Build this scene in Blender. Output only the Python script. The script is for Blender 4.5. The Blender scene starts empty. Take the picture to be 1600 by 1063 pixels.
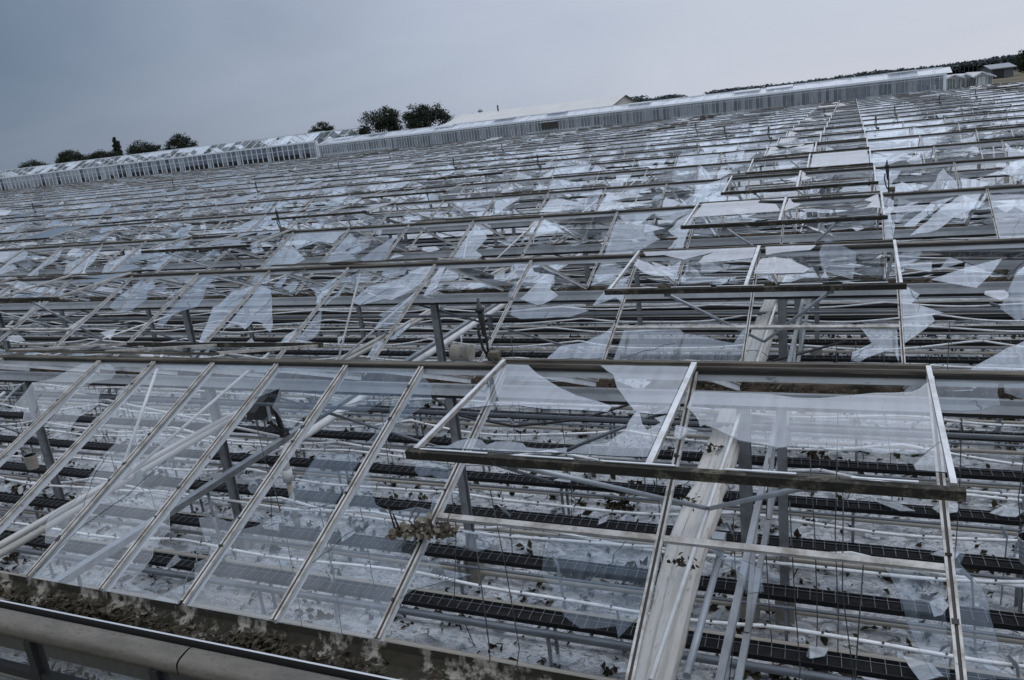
import bpy, math, random
from mathutils import Vector, Matrix
random.seed(11)
R = random.Random(5)
C = bpy.context.scene.collection
TU, W, H, G = 0.6634, 4.0, 0.8391, 3.208      # pane unit, span width, roof rise, depth of the floor below the ridges
NR = 19                                        # ridges
SL = math.hypot(2.0, H)
PI = math.pi

# ------------------------------------------------------------------ materials
def mat(name, col, rough=0.6, metal=0.0, spec=0.5, n_scale=0, n_col=None, n_lo=.4, n_hi=.65, stretch=(1, 1, 1), bump=0.0, detail=6.0,
        fine=None):
    m = bpy.data.materials.new(name); m.use_nodes = True
    nt = m.node_tree; b = nt.nodes['Principled BSDF']
    b.inputs['Roughness'].default_value = rough; b.inputs['Metallic'].default_value = metal
    b.inputs['Specular IOR Level'].default_value = spec
    b.inputs['Base Color'].default_value = (*col, 1)
    if n_scale:
        tc = nt.nodes.new('ShaderNodeTexCoord'); mp = nt.nodes.new('ShaderNodeMapping')
        mp.inputs['Scale'].default_value = stretch
        nt.links.new(tc.outputs['Object'], mp.inputs['Vector'])
        nz = nt.nodes.new('ShaderNodeTexNoise'); nz.inputs['Scale'].default_value = n_scale; nz.inputs['Detail'].default_value = detail
        nz.inputs['Roughness'].default_value = .65
        nt.links.new(mp.outputs[0], nz.inputs['Vector'])
        rp = nt.nodes.new('ShaderNodeValToRGB')
        rp.color_ramp.elements[0].position = n_lo; rp.color_ramp.elements[0].color = (*col, 1)
        rp.color_ramp.elements[1].position = n_hi; rp.color_ramp.elements[1].color = (*n_col, 1)
        nt.links.new(nz.outputs['Fac'], rp.inputs[0])
        out = rp.outputs[0]
        if fine:
            n2 = nt.nodes.new('ShaderNodeTexNoise'); n2.inputs['Scale'].default_value = fine[0]; n2.inputs['Detail'].default_value = 4
            nt.links.new(mp.outputs[0], n2.inputs['Vector'])
            r2 = nt.nodes.new('ShaderNodeValToRGB')
            r2.color_ramp.elements[0].position = fine[2]; r2.color_ramp.elements[1].position = fine[3]
            nt.links.new(n2.outputs['Fac'], r2.inputs[0])
            mx = nt.nodes.new('ShaderNodeMix'); mx.data_type = 'RGBA'
            nt.links.new(r2.outputs[0], mx.inputs['Factor']); nt.links.new(out, mx.inputs[6])
            mx.inputs[7].default_value = (*fine[1], 1)
            out = mx.outputs[2]
        nt.links.new(out, b.inputs['Base Color'])
        if bump:
            bp = nt.nodes.new('ShaderNodeBump'); bp.inputs['Strength'].default_value = bump; bp.inputs['Distance'].default_value = .02
            nt.links.new(nz.outputs['Fac'], bp.inputs['Height']); nt.links.new(bp.outputs[0], b.inputs['Normal'])
    return m

def glass_mat(name, tint=(.965, .978, .985), film=(.02, .15), filmcol=(.43, .51, .60), rough=.015, refl=1.75):
    m = bpy.data.materials.new(name); m.use_nodes = True
    nt = m.node_tree; nt.nodes.clear(); L = nt.links
    out = nt.nodes.new('ShaderNodeOutputMaterial')
    tr = nt.nodes.new('ShaderNodeBsdfTransparent'); tr.inputs[0].default_value = (*tint, 1)
    gl = nt.nodes.new('ShaderNodeBsdfGlossy'); gl.inputs['Roughness'].default_value = rough
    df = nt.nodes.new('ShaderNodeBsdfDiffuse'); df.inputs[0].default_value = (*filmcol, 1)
    fr = nt.nodes.new('ShaderNodeFresnel'); fr.inputs['IOR'].default_value = 1.5
    # seen from behind a thin pane must reflect like from the front
    ge = nt.nodes.new('ShaderNodeNewGeometry')
    ior = nt.nodes.new('ShaderNodeMapRange'); ior.inputs['To Min'].default_value = 1.5; ior.inputs['To Max'].default_value = 1 / 1.5
    L.new(ge.outputs['Backfacing'], ior.inputs['Value'])
    mul = nt.nodes.new('ShaderNodeMath'); mul.operation = 'MULTIPLY'; mul.use_clamp = True; mul.inputs[1].default_value = refl
    fr2 = nt.nodes.new('ShaderNodeFresnel'); L.new(ior.outputs[0], fr2.inputs['IOR'])
    L.new(fr2.outputs[0], mul.inputs[0])
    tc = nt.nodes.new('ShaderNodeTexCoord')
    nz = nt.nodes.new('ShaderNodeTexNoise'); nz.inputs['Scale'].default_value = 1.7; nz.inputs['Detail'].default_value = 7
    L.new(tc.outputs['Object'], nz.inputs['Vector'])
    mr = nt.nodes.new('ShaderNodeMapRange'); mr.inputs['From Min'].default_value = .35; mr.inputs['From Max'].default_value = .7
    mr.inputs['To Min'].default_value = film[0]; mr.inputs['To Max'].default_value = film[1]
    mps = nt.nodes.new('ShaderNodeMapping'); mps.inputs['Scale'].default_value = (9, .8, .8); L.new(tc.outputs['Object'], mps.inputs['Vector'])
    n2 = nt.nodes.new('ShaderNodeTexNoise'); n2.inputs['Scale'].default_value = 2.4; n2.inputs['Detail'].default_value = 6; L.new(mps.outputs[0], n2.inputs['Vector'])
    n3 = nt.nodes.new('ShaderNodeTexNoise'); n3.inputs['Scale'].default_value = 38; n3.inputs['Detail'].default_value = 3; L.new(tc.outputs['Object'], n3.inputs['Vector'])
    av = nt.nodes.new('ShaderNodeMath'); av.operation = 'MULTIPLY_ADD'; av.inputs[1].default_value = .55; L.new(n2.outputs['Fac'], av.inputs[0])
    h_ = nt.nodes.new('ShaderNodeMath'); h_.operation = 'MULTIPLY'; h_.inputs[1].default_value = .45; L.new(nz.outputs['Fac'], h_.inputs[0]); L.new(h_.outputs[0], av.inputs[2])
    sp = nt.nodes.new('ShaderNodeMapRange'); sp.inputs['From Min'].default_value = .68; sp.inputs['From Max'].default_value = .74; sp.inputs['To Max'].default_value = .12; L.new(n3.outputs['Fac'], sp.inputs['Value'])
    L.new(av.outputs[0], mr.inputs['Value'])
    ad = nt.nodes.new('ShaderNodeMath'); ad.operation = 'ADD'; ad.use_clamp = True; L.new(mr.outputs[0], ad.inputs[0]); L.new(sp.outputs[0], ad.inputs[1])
    m1 = nt.nodes.new('ShaderNodeMixShader'); m2 = nt.nodes.new('ShaderNodeMixShader')
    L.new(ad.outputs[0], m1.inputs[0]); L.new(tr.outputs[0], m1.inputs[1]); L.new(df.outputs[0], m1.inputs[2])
    L.new(mul.outputs[0], m2.inputs[0]); L.new(m1.outputs[0], m2.inputs[1]); L.new(gl.outputs[0], m2.inputs[2])
    L.new(m2.outputs[0], out.inputs[0])
    return m

M = {}
M['glass'] = glass_mat('glass')
M['glass_sky_film'] = glass_mat('glass_sky_film', (.94, .96, .97), (.16, .46), (.66, .71, .77), .03, 2.2)  # heavy pale film paints bright sky reflections into glass beyond the nearest ridge
M['glass_vent'] = glass_mat('glass_vent', (.95, .965, .975), (.10, .30), (.6, .65, .71), .02, 2.0)  # extra pale film paints in the milky reflection of the vent panes
M['glass_edge_glint'] = mat('glass_edge_glint', (.42, .50, .52), .15, 0, .8)  # pale colour paints bright glints on some of the cut edges
M['glass_edge'] = mat('glass_edge', (.05, .08, .09), .15, 0, .8)
M['house_glass'] = glass_mat('house_glass', (.86, .89, .91), (.14, .34), (.6, .65, .7), .05, 1.9)
M['clear_glass'] = glass_mat('clear_glass', (.7, .75, .78), (.14, .3), (.45, .5, .55), .04, 1.8)
M['streaked_glass'] = glass_mat('streaked_glass', (.84, .87, .89), (.28, .5), (.58, .62, .66), .08, 1.8)
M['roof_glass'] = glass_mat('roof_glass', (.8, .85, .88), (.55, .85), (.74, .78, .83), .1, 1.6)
M['alu'] = mat('aluminium', (.46, .44, .41), .45, .25, .5, 9, (.24, .215, .18), .42, .62, (1, 1, 1), fine=(60, (.16, .14, .11), .62, .8))
M['alu_pale'] = mat('pale_aluminium', (.62, .63, .64), .4, .3, .5, 7, (.4, .39, .37), .42, .68)
M['rubber'] = mat('black_seal', (.018, .018, .018), .6)
M['ridge_top'] = mat('weathered_ridge', (.12, .105, .082), .7, .1, .3, 5, (.045, .038, .03), .42, .6, (.35, 4, 4), fine=(40, (.03, .028, .022), .6, .75))
M['galv'] = mat('galvanised', (.34, .37, .40), .5, .35, .5, 4, (.25, .27, .29), .4, .66, (.5, 1, 1))
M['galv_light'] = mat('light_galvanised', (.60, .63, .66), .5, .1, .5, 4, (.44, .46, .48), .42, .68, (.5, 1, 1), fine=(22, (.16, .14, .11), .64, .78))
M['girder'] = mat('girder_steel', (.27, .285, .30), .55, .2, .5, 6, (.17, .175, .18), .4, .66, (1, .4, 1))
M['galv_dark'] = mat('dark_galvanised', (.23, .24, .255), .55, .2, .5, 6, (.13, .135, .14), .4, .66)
M['steel_pipe'] = mat('steel_pipe', (.15, .165, .185), .4, .3, .5, 8, (.09, .10, .11), .4, .66, (.3, 1, 1))
M['moss'] = mat('mossy_edge', (.022, .02, .015), .85, 0, .3, 9, (.13, .115, .085), .52, .7, (1, 1, 1), .5, fine=(45, (.012, .012, .009), .5, .7))
M['gutter_dirt'] = mat('gutter_dirt', (.07, .055, .04), .95, 0, .2, 7, (.015, .013, .01), .4, .6, (.6, 1, 1), .8, fine=(30, (.16, .14, .11), .62, .72))
M['gutter_crust'] = mat('gutter_crust', (.03, .026, .019), .95, 0, .2, 7, (.26, .24, .205), .50, .60, (.9, 1.2, .55), .8, fine=(22, (.022, .022, .014), .5, .62))
M['lip'] = mat('gutter_lip', (.55, .56, .57), .35, .3)
M['rail'] = mat('eave_rail', (.15, .134, .112), .6, .1, .4, 5, (.08, .072, .06), .38, .7, (.5, 1.5, 1.5), .15, fine=(55, (.06, .052, .04), .56, .78))
M['dark_frame'] = mat('dark_frame', (.02, .021, .022), .55, 0, .4)
M['wall_glass'] = glass_mat('wall_glass', (.6, .62, .64), (.3, .6), (.10, .105, .11), .08, 1.7)
M['trough'] = mat('black_trough', (.012, .013, .015), .65, 0, .2, 7, (.02, .02, .022), .4, .7)
M['substrate'] = mat('dark_substrate', (.008, .008, .009), .7, 0, .15, 9, (.02, .019, .018), .45, .7, (.5, 1, 1), .3)
M['wire'] = mat('wire', (.22, .235, .25), .45, .5)
M['wire_dark'] = mat('dark_wire', (.06, .06, .062), .6, .2)
M['hose'] = mat('white_hose', (.78, .79, .80), .45, 0, .5, 5, (.5, .5, .49), .4, .7)
M['dripper'] = mat('dripper', (.02, .02, .022), .6)
M['rail_pipe'] = mat('beige_pipe', (.40, .37, .325), .6, 0, .4, 3, (.33, .30, .25), .4, .7, (.4, 1, 1))
M['white_pipe'] = mat('white_pipe', (.62, .63, .635), .4, 0, .5, 4, (.46, .45, .43), .42, .7)
M['rack_pale'] = mat('rack_pale', (.47, .46, .435), .5, .1, .4, 4, (.34, .325, .30), .42, .66, (4, .4, 4), fine=(20, (.2, .18, .15), .64, .78))
M['rack_grey'] = mat('rack_grey', (.40, .385, .35), .55, .1, .4, 4, (.26, .25, .225), .42, .66, (4, .4, 4))
M['cream'] = mat('cream_plastic', (.36, .335, .285), .6, 0, .4, 8, (.28, .26, .22), .45, .7)
M['concrete'] = mat('concrete', (.36, .34, .30), .9, 0, .2, 8, (.24, .23, .2), .4, .7)
M['screen'] = mat('screen_cloth', (.46, .452, .43), .9, 0, .15, 3, (.40, .37, .325), .46, .7, (9, .3, 9), .5, fine=(9, (.22, .20, .17), .6, .72))
M['black_plastic'] = mat('black_plastic', (.012, .012, .013), .5, 0, .5)
M['dead_leaf'] = mat('dead_leaf', (.03, .025, .017), .9, 0, .2, 14, (.075, .06, .038), .45, .65)
M['dried'] = mat('dried_plant', (.20, .18, .14), .95, 0, .2, 14, (.11, .09, .06), .45, .65)
M['twig'] = mat('twig', (.05, .04, .03), .9)
M['trunk'] = mat('bark', (.04, .033, .026), .95)
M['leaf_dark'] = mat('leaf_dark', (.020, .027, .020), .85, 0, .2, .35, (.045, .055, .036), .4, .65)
M['leaf_olive'] = mat('leaf_olive', (.03, .038, .022), .85, 0, .2, .5, (.05, .058, .032), .4, .65)
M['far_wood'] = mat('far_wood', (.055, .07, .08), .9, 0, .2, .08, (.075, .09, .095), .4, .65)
M['white_frame'] = mat('white_frame', (.52, .55, .58), .5, .1)
M['grey_frame'] = mat('grey_frame', (.32, .36, .40), .5, .2)
M['screen_pale'] = mat('pale_screen', (.60, .62, .63), .9, 0, .2, .6, (.52, .54, .55), .4, .7)
M['inside_grey'] = mat('grey_inside', (.24, .28, .33), .9, 0, .2, .3, (.16, .19, .225), .4, .65)
M['inside_dark'] = mat('dark_inside', (.07, .085, .10), .9, 0, .2, .4, (.14, .16, .185), .4, .65)
M['roof_cream'] = mat('cream_roof', (.52, .505, .48), .7, 0, .3, .3, (.46, .45, .43), .4, .7)
M['cream_wall'] = mat('cream_wall', (.44, .42, .38), .8, 0, .3, 1, (.48, .46, .42), .4, .7)
M['barn_roof'] = mat('barn_roof', (.22, .24, .26), .7)
M['barn_wall'] = mat('barn_wall', (.12, .13, .145), .9, 0, .2, 1.5, (.10, .10, .11), .4, .7, (4, 1, .3))
M['pale_shard'] = glass_mat('pale_shard', (.85, .88, .9), (.35, .6), (.62, .66, .7), .05, 2.2)
M['hole'] = mat('louvre_dark', (.03, .027, .02), .8)

def ground_mat():
    m = bpy.data.materials.new('ground_sheet'); m.use_nodes = True
    nt = m.node_tree; b = nt.nodes['Principled BSDF']; L = nt.links; N = nt.nodes.new
    tc = N('ShaderNodeTexCoord')
    def noise(scale, det=6, st=(1, 1, 1), dist=0):
        mp = N('ShaderNodeMapping'); mp.inputs['Scale'].default_value = st; L.new(tc.outputs['Object'], mp.inputs['Vector'])
        n = N('ShaderNodeTexNoise'); n.inputs['Scale'].default_value = scale; n.inputs['Detail'].default_value = det
        n.inputs['Roughness'].default_value = .68; n.inputs['Distortion'].default_value = dist
        L.new(mp.outputs[0], n.inputs['Vector']); return n
    def ramp(src, lo, hi, ca=(0, 0, 0), cb=(1, 1, 1)):
        r = N('ShaderNodeValToRGB'); r.color_ramp.elements[0].position = lo; r.color_ramp.elements[1].position = hi
        r.color_ramp.elements[0].color = (*ca, 1); r.color_ramp.elements[1].color = (*cb, 1); L.new(src, r.inputs[0]); return r.outputs[0]
    def mix(f, a, bb):
        x = N('ShaderNodeMix'); x.data_type = 'RGBA'; L.new(f, x.inputs['Factor'])
        if isinstance(a, tuple): x.inputs[6].default_value = (*a, 1)
        else: L.new(a, x.inputs[6])
        if isinstance(bb, tuple): x.inputs[7].default_value = (*bb, 1)
        else: L.new(bb, x.inputs[7])
        return x.outputs[2]
    base = ramp(noise(1.1, 8, (.6, 1, 1)).outputs['Fac'], .36, .66, (.53, .555, .58), (.77, .785, .80))
    wet = ramp(noise(2.3, 9, (.55, 1.2, 1), .6).outputs['Fac'], .49, .62)
    c = mix(wet, base, (.27, .275, .28))
    warm = ramp(noise(.9, 6, (.25, 1.6, 1)).outputs['Fac'], .56, .7)
    c = mix(warm, c, (.34, .31, .27))
    crumbs = ramp(noise(7, 12, (.8, 1.2, 1), 1.2).outputs['Fac'], .565, .63)
    c = mix(crumbs, c, (.09, .08, .065))
    wr = noise(3.2, 7, (.7, 1.2, 1), 1.8)
    ab = N('ShaderNodeMath'); ab.operation = 'SUBTRACT'; ab.inputs[1].default_value = .5; L.new(wr.outputs['Fac'], ab.inputs[0])
    a2 = N('ShaderNodeMath'); a2.operation = 'ABSOLUTE'; L.new(ab.outputs[0], a2.inputs[0])
    wl = ramp(a2.outputs[0], .004, .028, (1, 1, 1), (0, 0, 0))
    c = mix(wl, c, (.20, .215, .235))
    specks = ramp(noise(30, 4).outputs['Fac'], .655, .69)
    c = mix(specks, c, (.03, .027, .02))
    chips = ramp(noise(11, 3, (1, 1, 1), 2.5).outputs['Fac'], .62, .65)
    c = mix(chips, c, (.74, .78, .82))
    L.new(c, b.inputs['Base Color']); b.inputs['Roughness'].default_value = .42; b.inputs['Specular IOR Level'].default_value = .5
    bp = N('ShaderNodeBump'); bp.inputs['Strength'].default_value = .9; bp.inputs['Distance'].default_value = .06
    L.new(noise(5, 8).outputs['Fac'], bp.inputs['Height']); L.new(bp.outputs[0], b.inputs['Normal'])
    return m
M['ground_sheet'] = ground_mat()
M['bank'] = mat('bank', (.085, .08, .045), .95, 0, .2, .12, (.15, .125, .085), .42, .62, (1, .4, 1), 0, fine=(1.2, (.05, .05, .03), .5, .7))
M['field'] = mat('field', (.07, .072, .045), .95, 0, .2, .05, (.13, .115, .08), .42, .62, (1, 1, 1), 0, fine=(.6, (.05, .055, .032), .5, .7))

# ------------------------------------------------------------------ mesh builder
class MB:
    def __init__(s): s.v = []; s.f = []; s.m = []; s.mats = []; s.sm = []
    def mi(s, key):
        if key not in s.mats: s.mats.append(key)
        return s.mats.index(key)
    def face(s, pts, key, smooth=False):
        i = len(s.v); s.v += [tuple(p) for p in pts]; s.f.append(tuple(range(i, i + len(pts)))); s.m.append(s.mi(key)); s.sm.append(smooth)
    def box(s, x0, x1, y0, y1, z0, z1, key):
        i = len(s.v); k = s.mi(key)
        s.v += [(x0, y0, z0), (x1, y0, z0), (x1, y1, z0), (x0, y1, z0), (x0, y0, z1), (x1, y0, z1), (x1, y1, z1), (x0, y1, z1)]
        for q in ((0, 3, 2, 1), (4, 5, 6, 7), (0, 1, 5, 4), (1, 2, 6, 5), (2, 3, 7, 6), (3, 0, 4, 7)):
            s.f.append(tuple(i + a for a in q)); s.m.append(k); s.sm.append(False)
    def beam(s, a, b, w, h, key, up=(0, 0, 1), du=0.0, dv=0.0, key_top=None):
        """box from a to b, w wide, h high (centred), shifted du sideways and dv along its own up"""
        a = Vector(a); b = Vector(b); d = (b - a).normalized(); u = Vector(up)
        r = d.cross(u)
        if r.length < 1e-4: r = d.cross(Vector((1, 0, 0)))
        r.normalize(); u = r.cross(d)
        i = len(s.v); k = s.mi(key); kt = s.mi(key_top) if key_top else k
        for p in (a, b):
            for su, sv in ((-1, -1), (1, -1), (1, 1), (-1, 1)):
                s.v.append(tuple(p + r * (su * w / 2 + du) + u * (sv * h / 2 + dv)))
        for j, q in enumerate(((0, 1, 2, 3), (7, 6, 5, 4), (0, 4, 5, 1), (1, 5, 6, 2), (2, 6, 7, 3), (3, 7, 4, 0))):
            s.f.append(tuple(i + c for c in q)); s.m.append(kt if j == 4 else k); s.sm.append(False)
    def tube(s, pts, r, key, n=8, cap=True, radii=None):
        pts = [Vector(p) for p in pts]; i0 = len(s.v); k = s.mi(key)
        prev = None
        for j, p in enumerate(pts):
            d = (pts[min(j + 1, len(pts) - 1)] - pts[max(j - 1, 0)]).normalized()
            if prev is None:
                a = d.cross(Vector((0, 0, 1)))
                if a.length < .1: a = d.cross(Vector((1, 0, 0)))
            else: a = prev - d * prev.dot(d)
            a.normalize(); prev = a; b = d.cross(a)
            rr = radii[j] if radii else r
            for q in range(n):
                t = 2 * PI * q / n
                s.v.append(tuple(p + (a * math.cos(t) + b * math.sin(t)) * rr))
        for j in range(len(pts) - 1):
            for q in range(n):
                s.f.append((i0 + j * n + q, i0 + j * n + (q + 1) % n, i0 + (j + 1) * n + (q + 1) % n, i0 + (j + 1) * n + q)); s.m.append(k); s.sm.append(True)
        if cap:
            s.f.append(tuple(i0 + q for q in range(n))[::-1]); s.m.append(k); s.sm.append(False)
            e = i0 + (len(pts) - 1) * n
            s.f.append(tuple(e + q for q in range(n))); s.m.append(k); s.sm.append(False)
    def profile(s, prof, x0, x1, keys, y=0, z=0):
        """closed or open (y,z) outline swept along X; keys gives a material per side"""
        i = len(s.v); n = len(prof)
        for x in (x0, x1):
            for a, b in prof: s.v.append((x, y + a, z + b))
        for j in range(n - 1):
            s.f.append((i + j, i + j + 1, i + n + j + 1, i + n + j)); s.m.append(s.mi(keys[j % len(keys)])); s.sm.append(False)
    def build(s, name, parent=None, loc=None):
        me = bpy.data.meshes.new(name); me.from_pydata(s.v, [], s.f); me.update()
        for k in s.mats: me.materials.append(M[k])
        me.polygons.foreach_set('material_index', s.m)
        me.polygons.foreach_set('use_smooth', s.sm)
        o = bpy.data.objects.new(name, me); C.objects.link(o)
        if parent: o.parent = parent
        if loc: o.location = loc
        return o

def tag(o, label=None, cat=None, group=None, kind=None):
    if label: o['label'] = label
    if cat: o['category'] = cat
    if group: o['group'] = group
    if kind: o['kind'] = kind
    return o
def thing(name, label, cat, loc=(0, 0, 0), group=None):
    o = bpy.data.objects.new(name, None); C.objects.link(o); o.location = loc; o.empty_display_size = .1
    return tag(o, label, cat, group)
def copy_tree(o, parent=None):
    c = o.copy(); C.objects.link(c)
    if parent: c.parent = parent
    for ch in list(o.children): copy_tree(ch, c)
    return c
ORD = ['first', 'second', 'third', 'fourth', 'fifth', 'sixth', 'seventh', 'eighth', 'ninth', 'tenth', 'eleventh', 'twelfth', 'thirteenth', 'fourteenth']
def leaf_quad(m, c, s, r, key, flat=.5):
    d = Vector((r.gauss(0, 1), r.gauss(0, 1), r.gauss(0, flat))).normalized(); u = Vector((r.gauss(0, flat), r.gauss(0, flat), 1)); e = d.cross(u).normalized()
    up = e.cross(d)
    c = Vector(c); m.face([c - d * s, c + e * s * .55 + up * s * .25, c + d * s + up * s * .1], key); m.face([c - d * s, c + d * s + up * s * .1, c - e * s * .55 + up * s * .3], key)
# ------------------------------------------------------------------ the setting: ground
def xr(n):                                    # how far each span runs left and right
    a = -12.0 - 6.2 * n; b = 19.0 + 1.3 * n
    return math.floor(a / (2 * TU)) * 2, math.ceil(b / (2 * TU)) * 2   # in pane units (even)

g = MB(); g.face([(-160, -2.38, -G), (70, -2.38, -G), (70, 78, -G), (-160, 78, -G)], 'ground_sheet')
o = g.build('ground'); tag(o, kind='structure')
g = MB(); g.face([(-3000, -400, -G - .06), (3000, -400, -G - .06), (3000, 4000, -G - .06), (-3000, 4000, -G - .06)], 'field')
o = g.build('field'); tag(o, kind='structure')

m = MB()
bx = [(16.2, 80.5), (300, 80.5), (300, 420), (16.2, 420)]
m.face([(x, y, -.86 - (.0 if y < 200 else .9)) for x, y in bx], 'bank')
m.face([(16.2, 80.5, -G - .1), (300, 80.5, -G - .1), (300, 80.5, -.86), (16.2, 80.5, -.86)], 'bank')
m.face([(16.2, 420, -G - .1), (16.2, 80.5, -G - .1), (16.2, 80.5, -.86), (16.2, 420, -1.76)], 'bank')
o = m.build('grass_bank'); tag(o, kind='structure')
# ------------------------------------------------------------------ the big greenhouse
GH = thing('greenhouse', 'vast hail-shattered greenhouse roof of broken panes, ridges and propped-open vents', 'greenhouse', (0, 0, -G))
class Part(MB):
    def build(s, name, parent=None, kind=None, label=None):
        s.v = [(x, y, z + G) for x, y, z in s.v] if parent is GH else s.v
        o = MB.build(s, name, parent)
        if kind: o['kind'] = kind
        if label: o['label'] = label
        return o
def P(n, side, X, v, off=0.0):                # a point of a roof slope: side -1 faces the camera
    nz = 2 / SL; ny = side * H / SL
    return (X, n * W + side * 2 * v + ny * off, -H * v + nz * off)

# ridges
for n in range(NR):
    t0, t1 = xr(n); x0, x1 = t0 * TU, t1 * TU; y = n * W
    m = Part()
    sag = 0
    m.profile([(-.036, 0), (-.036, .012), (-.010, .019), (.010, .019), (.036, .012), (.036, 0), (-.036, 0)], x0, x1, ['ridge_top'], y, 0)
    m.box(x0, x1, y - .031, y + .031, -.020, 0, 'rubber')
    m.box(x0, x1, y - .028, y + .028, -.026, -.020, 'ridge_top')
    m.box(x0, x1, y - .014, y + .014, -.072, -.026, 'galv_light')
    m.build('ridge_beam', GH)
# gutters
GUT = [(-.13, .0), (-.10, -.005), (-.055, -.07), (.055, -.07), (.10, -.005), (.13, .0), (.13, -.015), (.085, -.075), (.085, -.15), (-.085, -.15), (-.085, -.075), (-.13, -.015), (-.13, 0)]
for n in range(1, NR):
    t0, t1 = xr(n); x0, x1 = t0 * TU, t1 * TU
    m = Part()
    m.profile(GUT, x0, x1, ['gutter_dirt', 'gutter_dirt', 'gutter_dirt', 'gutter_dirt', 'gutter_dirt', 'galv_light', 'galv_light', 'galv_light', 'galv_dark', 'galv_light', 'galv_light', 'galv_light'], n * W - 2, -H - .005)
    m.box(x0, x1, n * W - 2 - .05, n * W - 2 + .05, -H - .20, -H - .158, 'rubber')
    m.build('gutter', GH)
# front gutter, its lip, the eave rail and the wall below
x0, x1 = -14, 21
m = Part()
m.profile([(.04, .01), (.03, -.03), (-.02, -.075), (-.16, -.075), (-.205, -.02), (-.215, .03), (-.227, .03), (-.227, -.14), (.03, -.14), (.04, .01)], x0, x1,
          ['gutter_crust', 'gutter_crust', 'gutter_crust', 'gutter_crust', 'gutter_crust', 'lip', 'rubber', 'rubber', 'galv_dark'], -2, -H - .01)  # outer face and bottom plain black, part of the dark gap below the lip
fg = m.build('front_gutter', GH)
WALL = MB()
rail_prof = [(-2.245, -.06), (-2.246, -.022), (-2.25, -.008), (-2.258, .0), (-2.272, .004), (-2.30, .002), (-2.33, -.004), (-2.352, -.011), (-2.366, -.022), (-2.373, -.038), (-2.375, -.058), (-2.376, -.085), (-2.245, -.085), (-2.245, -.06)]
xs = [-14, -9.3, -4.6, 0.1, 4.32, 9.0, 13.7, 21]
for i in range(len(xs) - 1):
    m = Part(); m.profile(rail_prof, xs[i] + .006, xs[i + 1] - .006, ['rail'], 0, -H); m.sm = [True] * 11 + [False] * (len(m.f) - 11)
    m.build('eave_rail', GH)
px = 3.15 - .99 * 14
posts_x = []
while px < 14: posts_x.append(px); px += .99
for i, x in enumerate(posts_x):
    m = Part(); m.box(x - .028, x + .028, -2.385, -2.315, -G + .01, -H - .088, 'dark_frame'); m.build('wall_post', GH)
    if i + 1 < len(posts_x) and x > -9:
        m = Part(); xx = posts_x[i + 1]
        m.face([(x + .03, -2.35, -G + .05), (xx - .03, -2.35, -G + .05), (xx - .03, -2.35, -H - .09), (x + .03, -2.35, -H - .09)], 'wall_glass')
        m.build('wall_pane', GH)
for zz in (-H - .34, -H - .95, -H - 1.6):
    m = Part(); m.box(-14, 14, -2.38, -2.33, zz - .028, zz + .028, 'dark_frame'); m.build('wall_bar', GH)
m = Part(); m.box(-14, 21, -2.256, -2.23, -H - .30, -H - .035, 'rubber'); m.build('eave_gap_strip', GH)  # black strip standing in for the dark gap between gutter and rail

# glazing bars
def bar(m, n, side, t, near):
    X = t * TU; a = P(n, side, X, .02); b = P(n, side, X, .985)
    up = (0, side * H / SL, 2 / SL)
    if near:
        k = 1.0 if n == 0 else .8
        m.beam(a, b, .0125 * k, .013, 'alu', up, -.0135 * k, .012)
        m.beam(a, b, .0125 * k, .013, 'alu', up, .0135 * k, .012)
        m.beam(a, b, .0145 * k, .006, 'rubber', up, 0, .011)
        m.beam(a, b, .018 * k, .05 if n == 0 else .026, 'galv_light', up, 0, -.021 if n == 0 else -.009)
    else:
        jr = random.Random(n * 131 + t * 7 + side); a = Vector(a) + Vector((jr.gauss(0, .012), 0, jr.gauss(0, .006))); b = Vector(b) + Vector((jr.gauss(0, .02), 0, -abs(jr.gauss(0, .02)) if jr.random() < .8 else -.15))
        m.beam(a, b, .024, .012, 'alu', up, 0, .012)
        m.beam(a, b, .010, .022, 'alu_pale', up, 0, -.006)
    if near:
        q = random.Random(n * 91 + t * 3 + side)
        for _ in range(q.randint(2, 5)):
            c = a_ = Vector(a).lerp(Vector(b), q.random())
            m.beam(c - Vector((.016, 0, 0)), c + Vector((q.uniform(-.004, .018), 0, 0)), q.uniform(.008, .03), .012, 'rubber' if q.random() < .6 else 'moss', up, 0, .016)
def bar_ts(n, side):
    t0, t1 = xr(n)
    if n == 0 and side == -1: return list(range(t0, 9)) + list(range(10, t1 + 1, 2))
    return list(range(t0, t1 + 1, 2))
allbars = []
for n in range(NR):
    for side in (-1, 1):
        for t in bar_ts(n, side):
            allbars.append((n, side, t))
def nearness(n, side, t):
    X = t * TU; Y = n * W + side
    d = math.hypot(X - 7.5, Y + 4.8)
    ang = math.atan2(X - 7.5, Y + 4.8)
    inside = -1.06 < ang < .2
    return d if inside else d + 60
allbars.sort(key=lambda b: nearness(*b))
rest = Part()
broken = set()
for i, b in enumerate(allbars):
    if i >= 100 and R.random() < .05: continue
    if i < 100:
        m = Part(); bar(m, *b, True); m.build('glazing_bar', GH)
    else: bar(rest, *b, False)
rest.build('glazing_bar_far', GH, 'stuff')

# vents: where they are (front slope t 8..12, back slope t 0..4, every 16 units)
def is_vent(n, side, t):
    if side == -1: return (t - 8) % 16 < 4
    return t % 16 < 4
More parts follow.
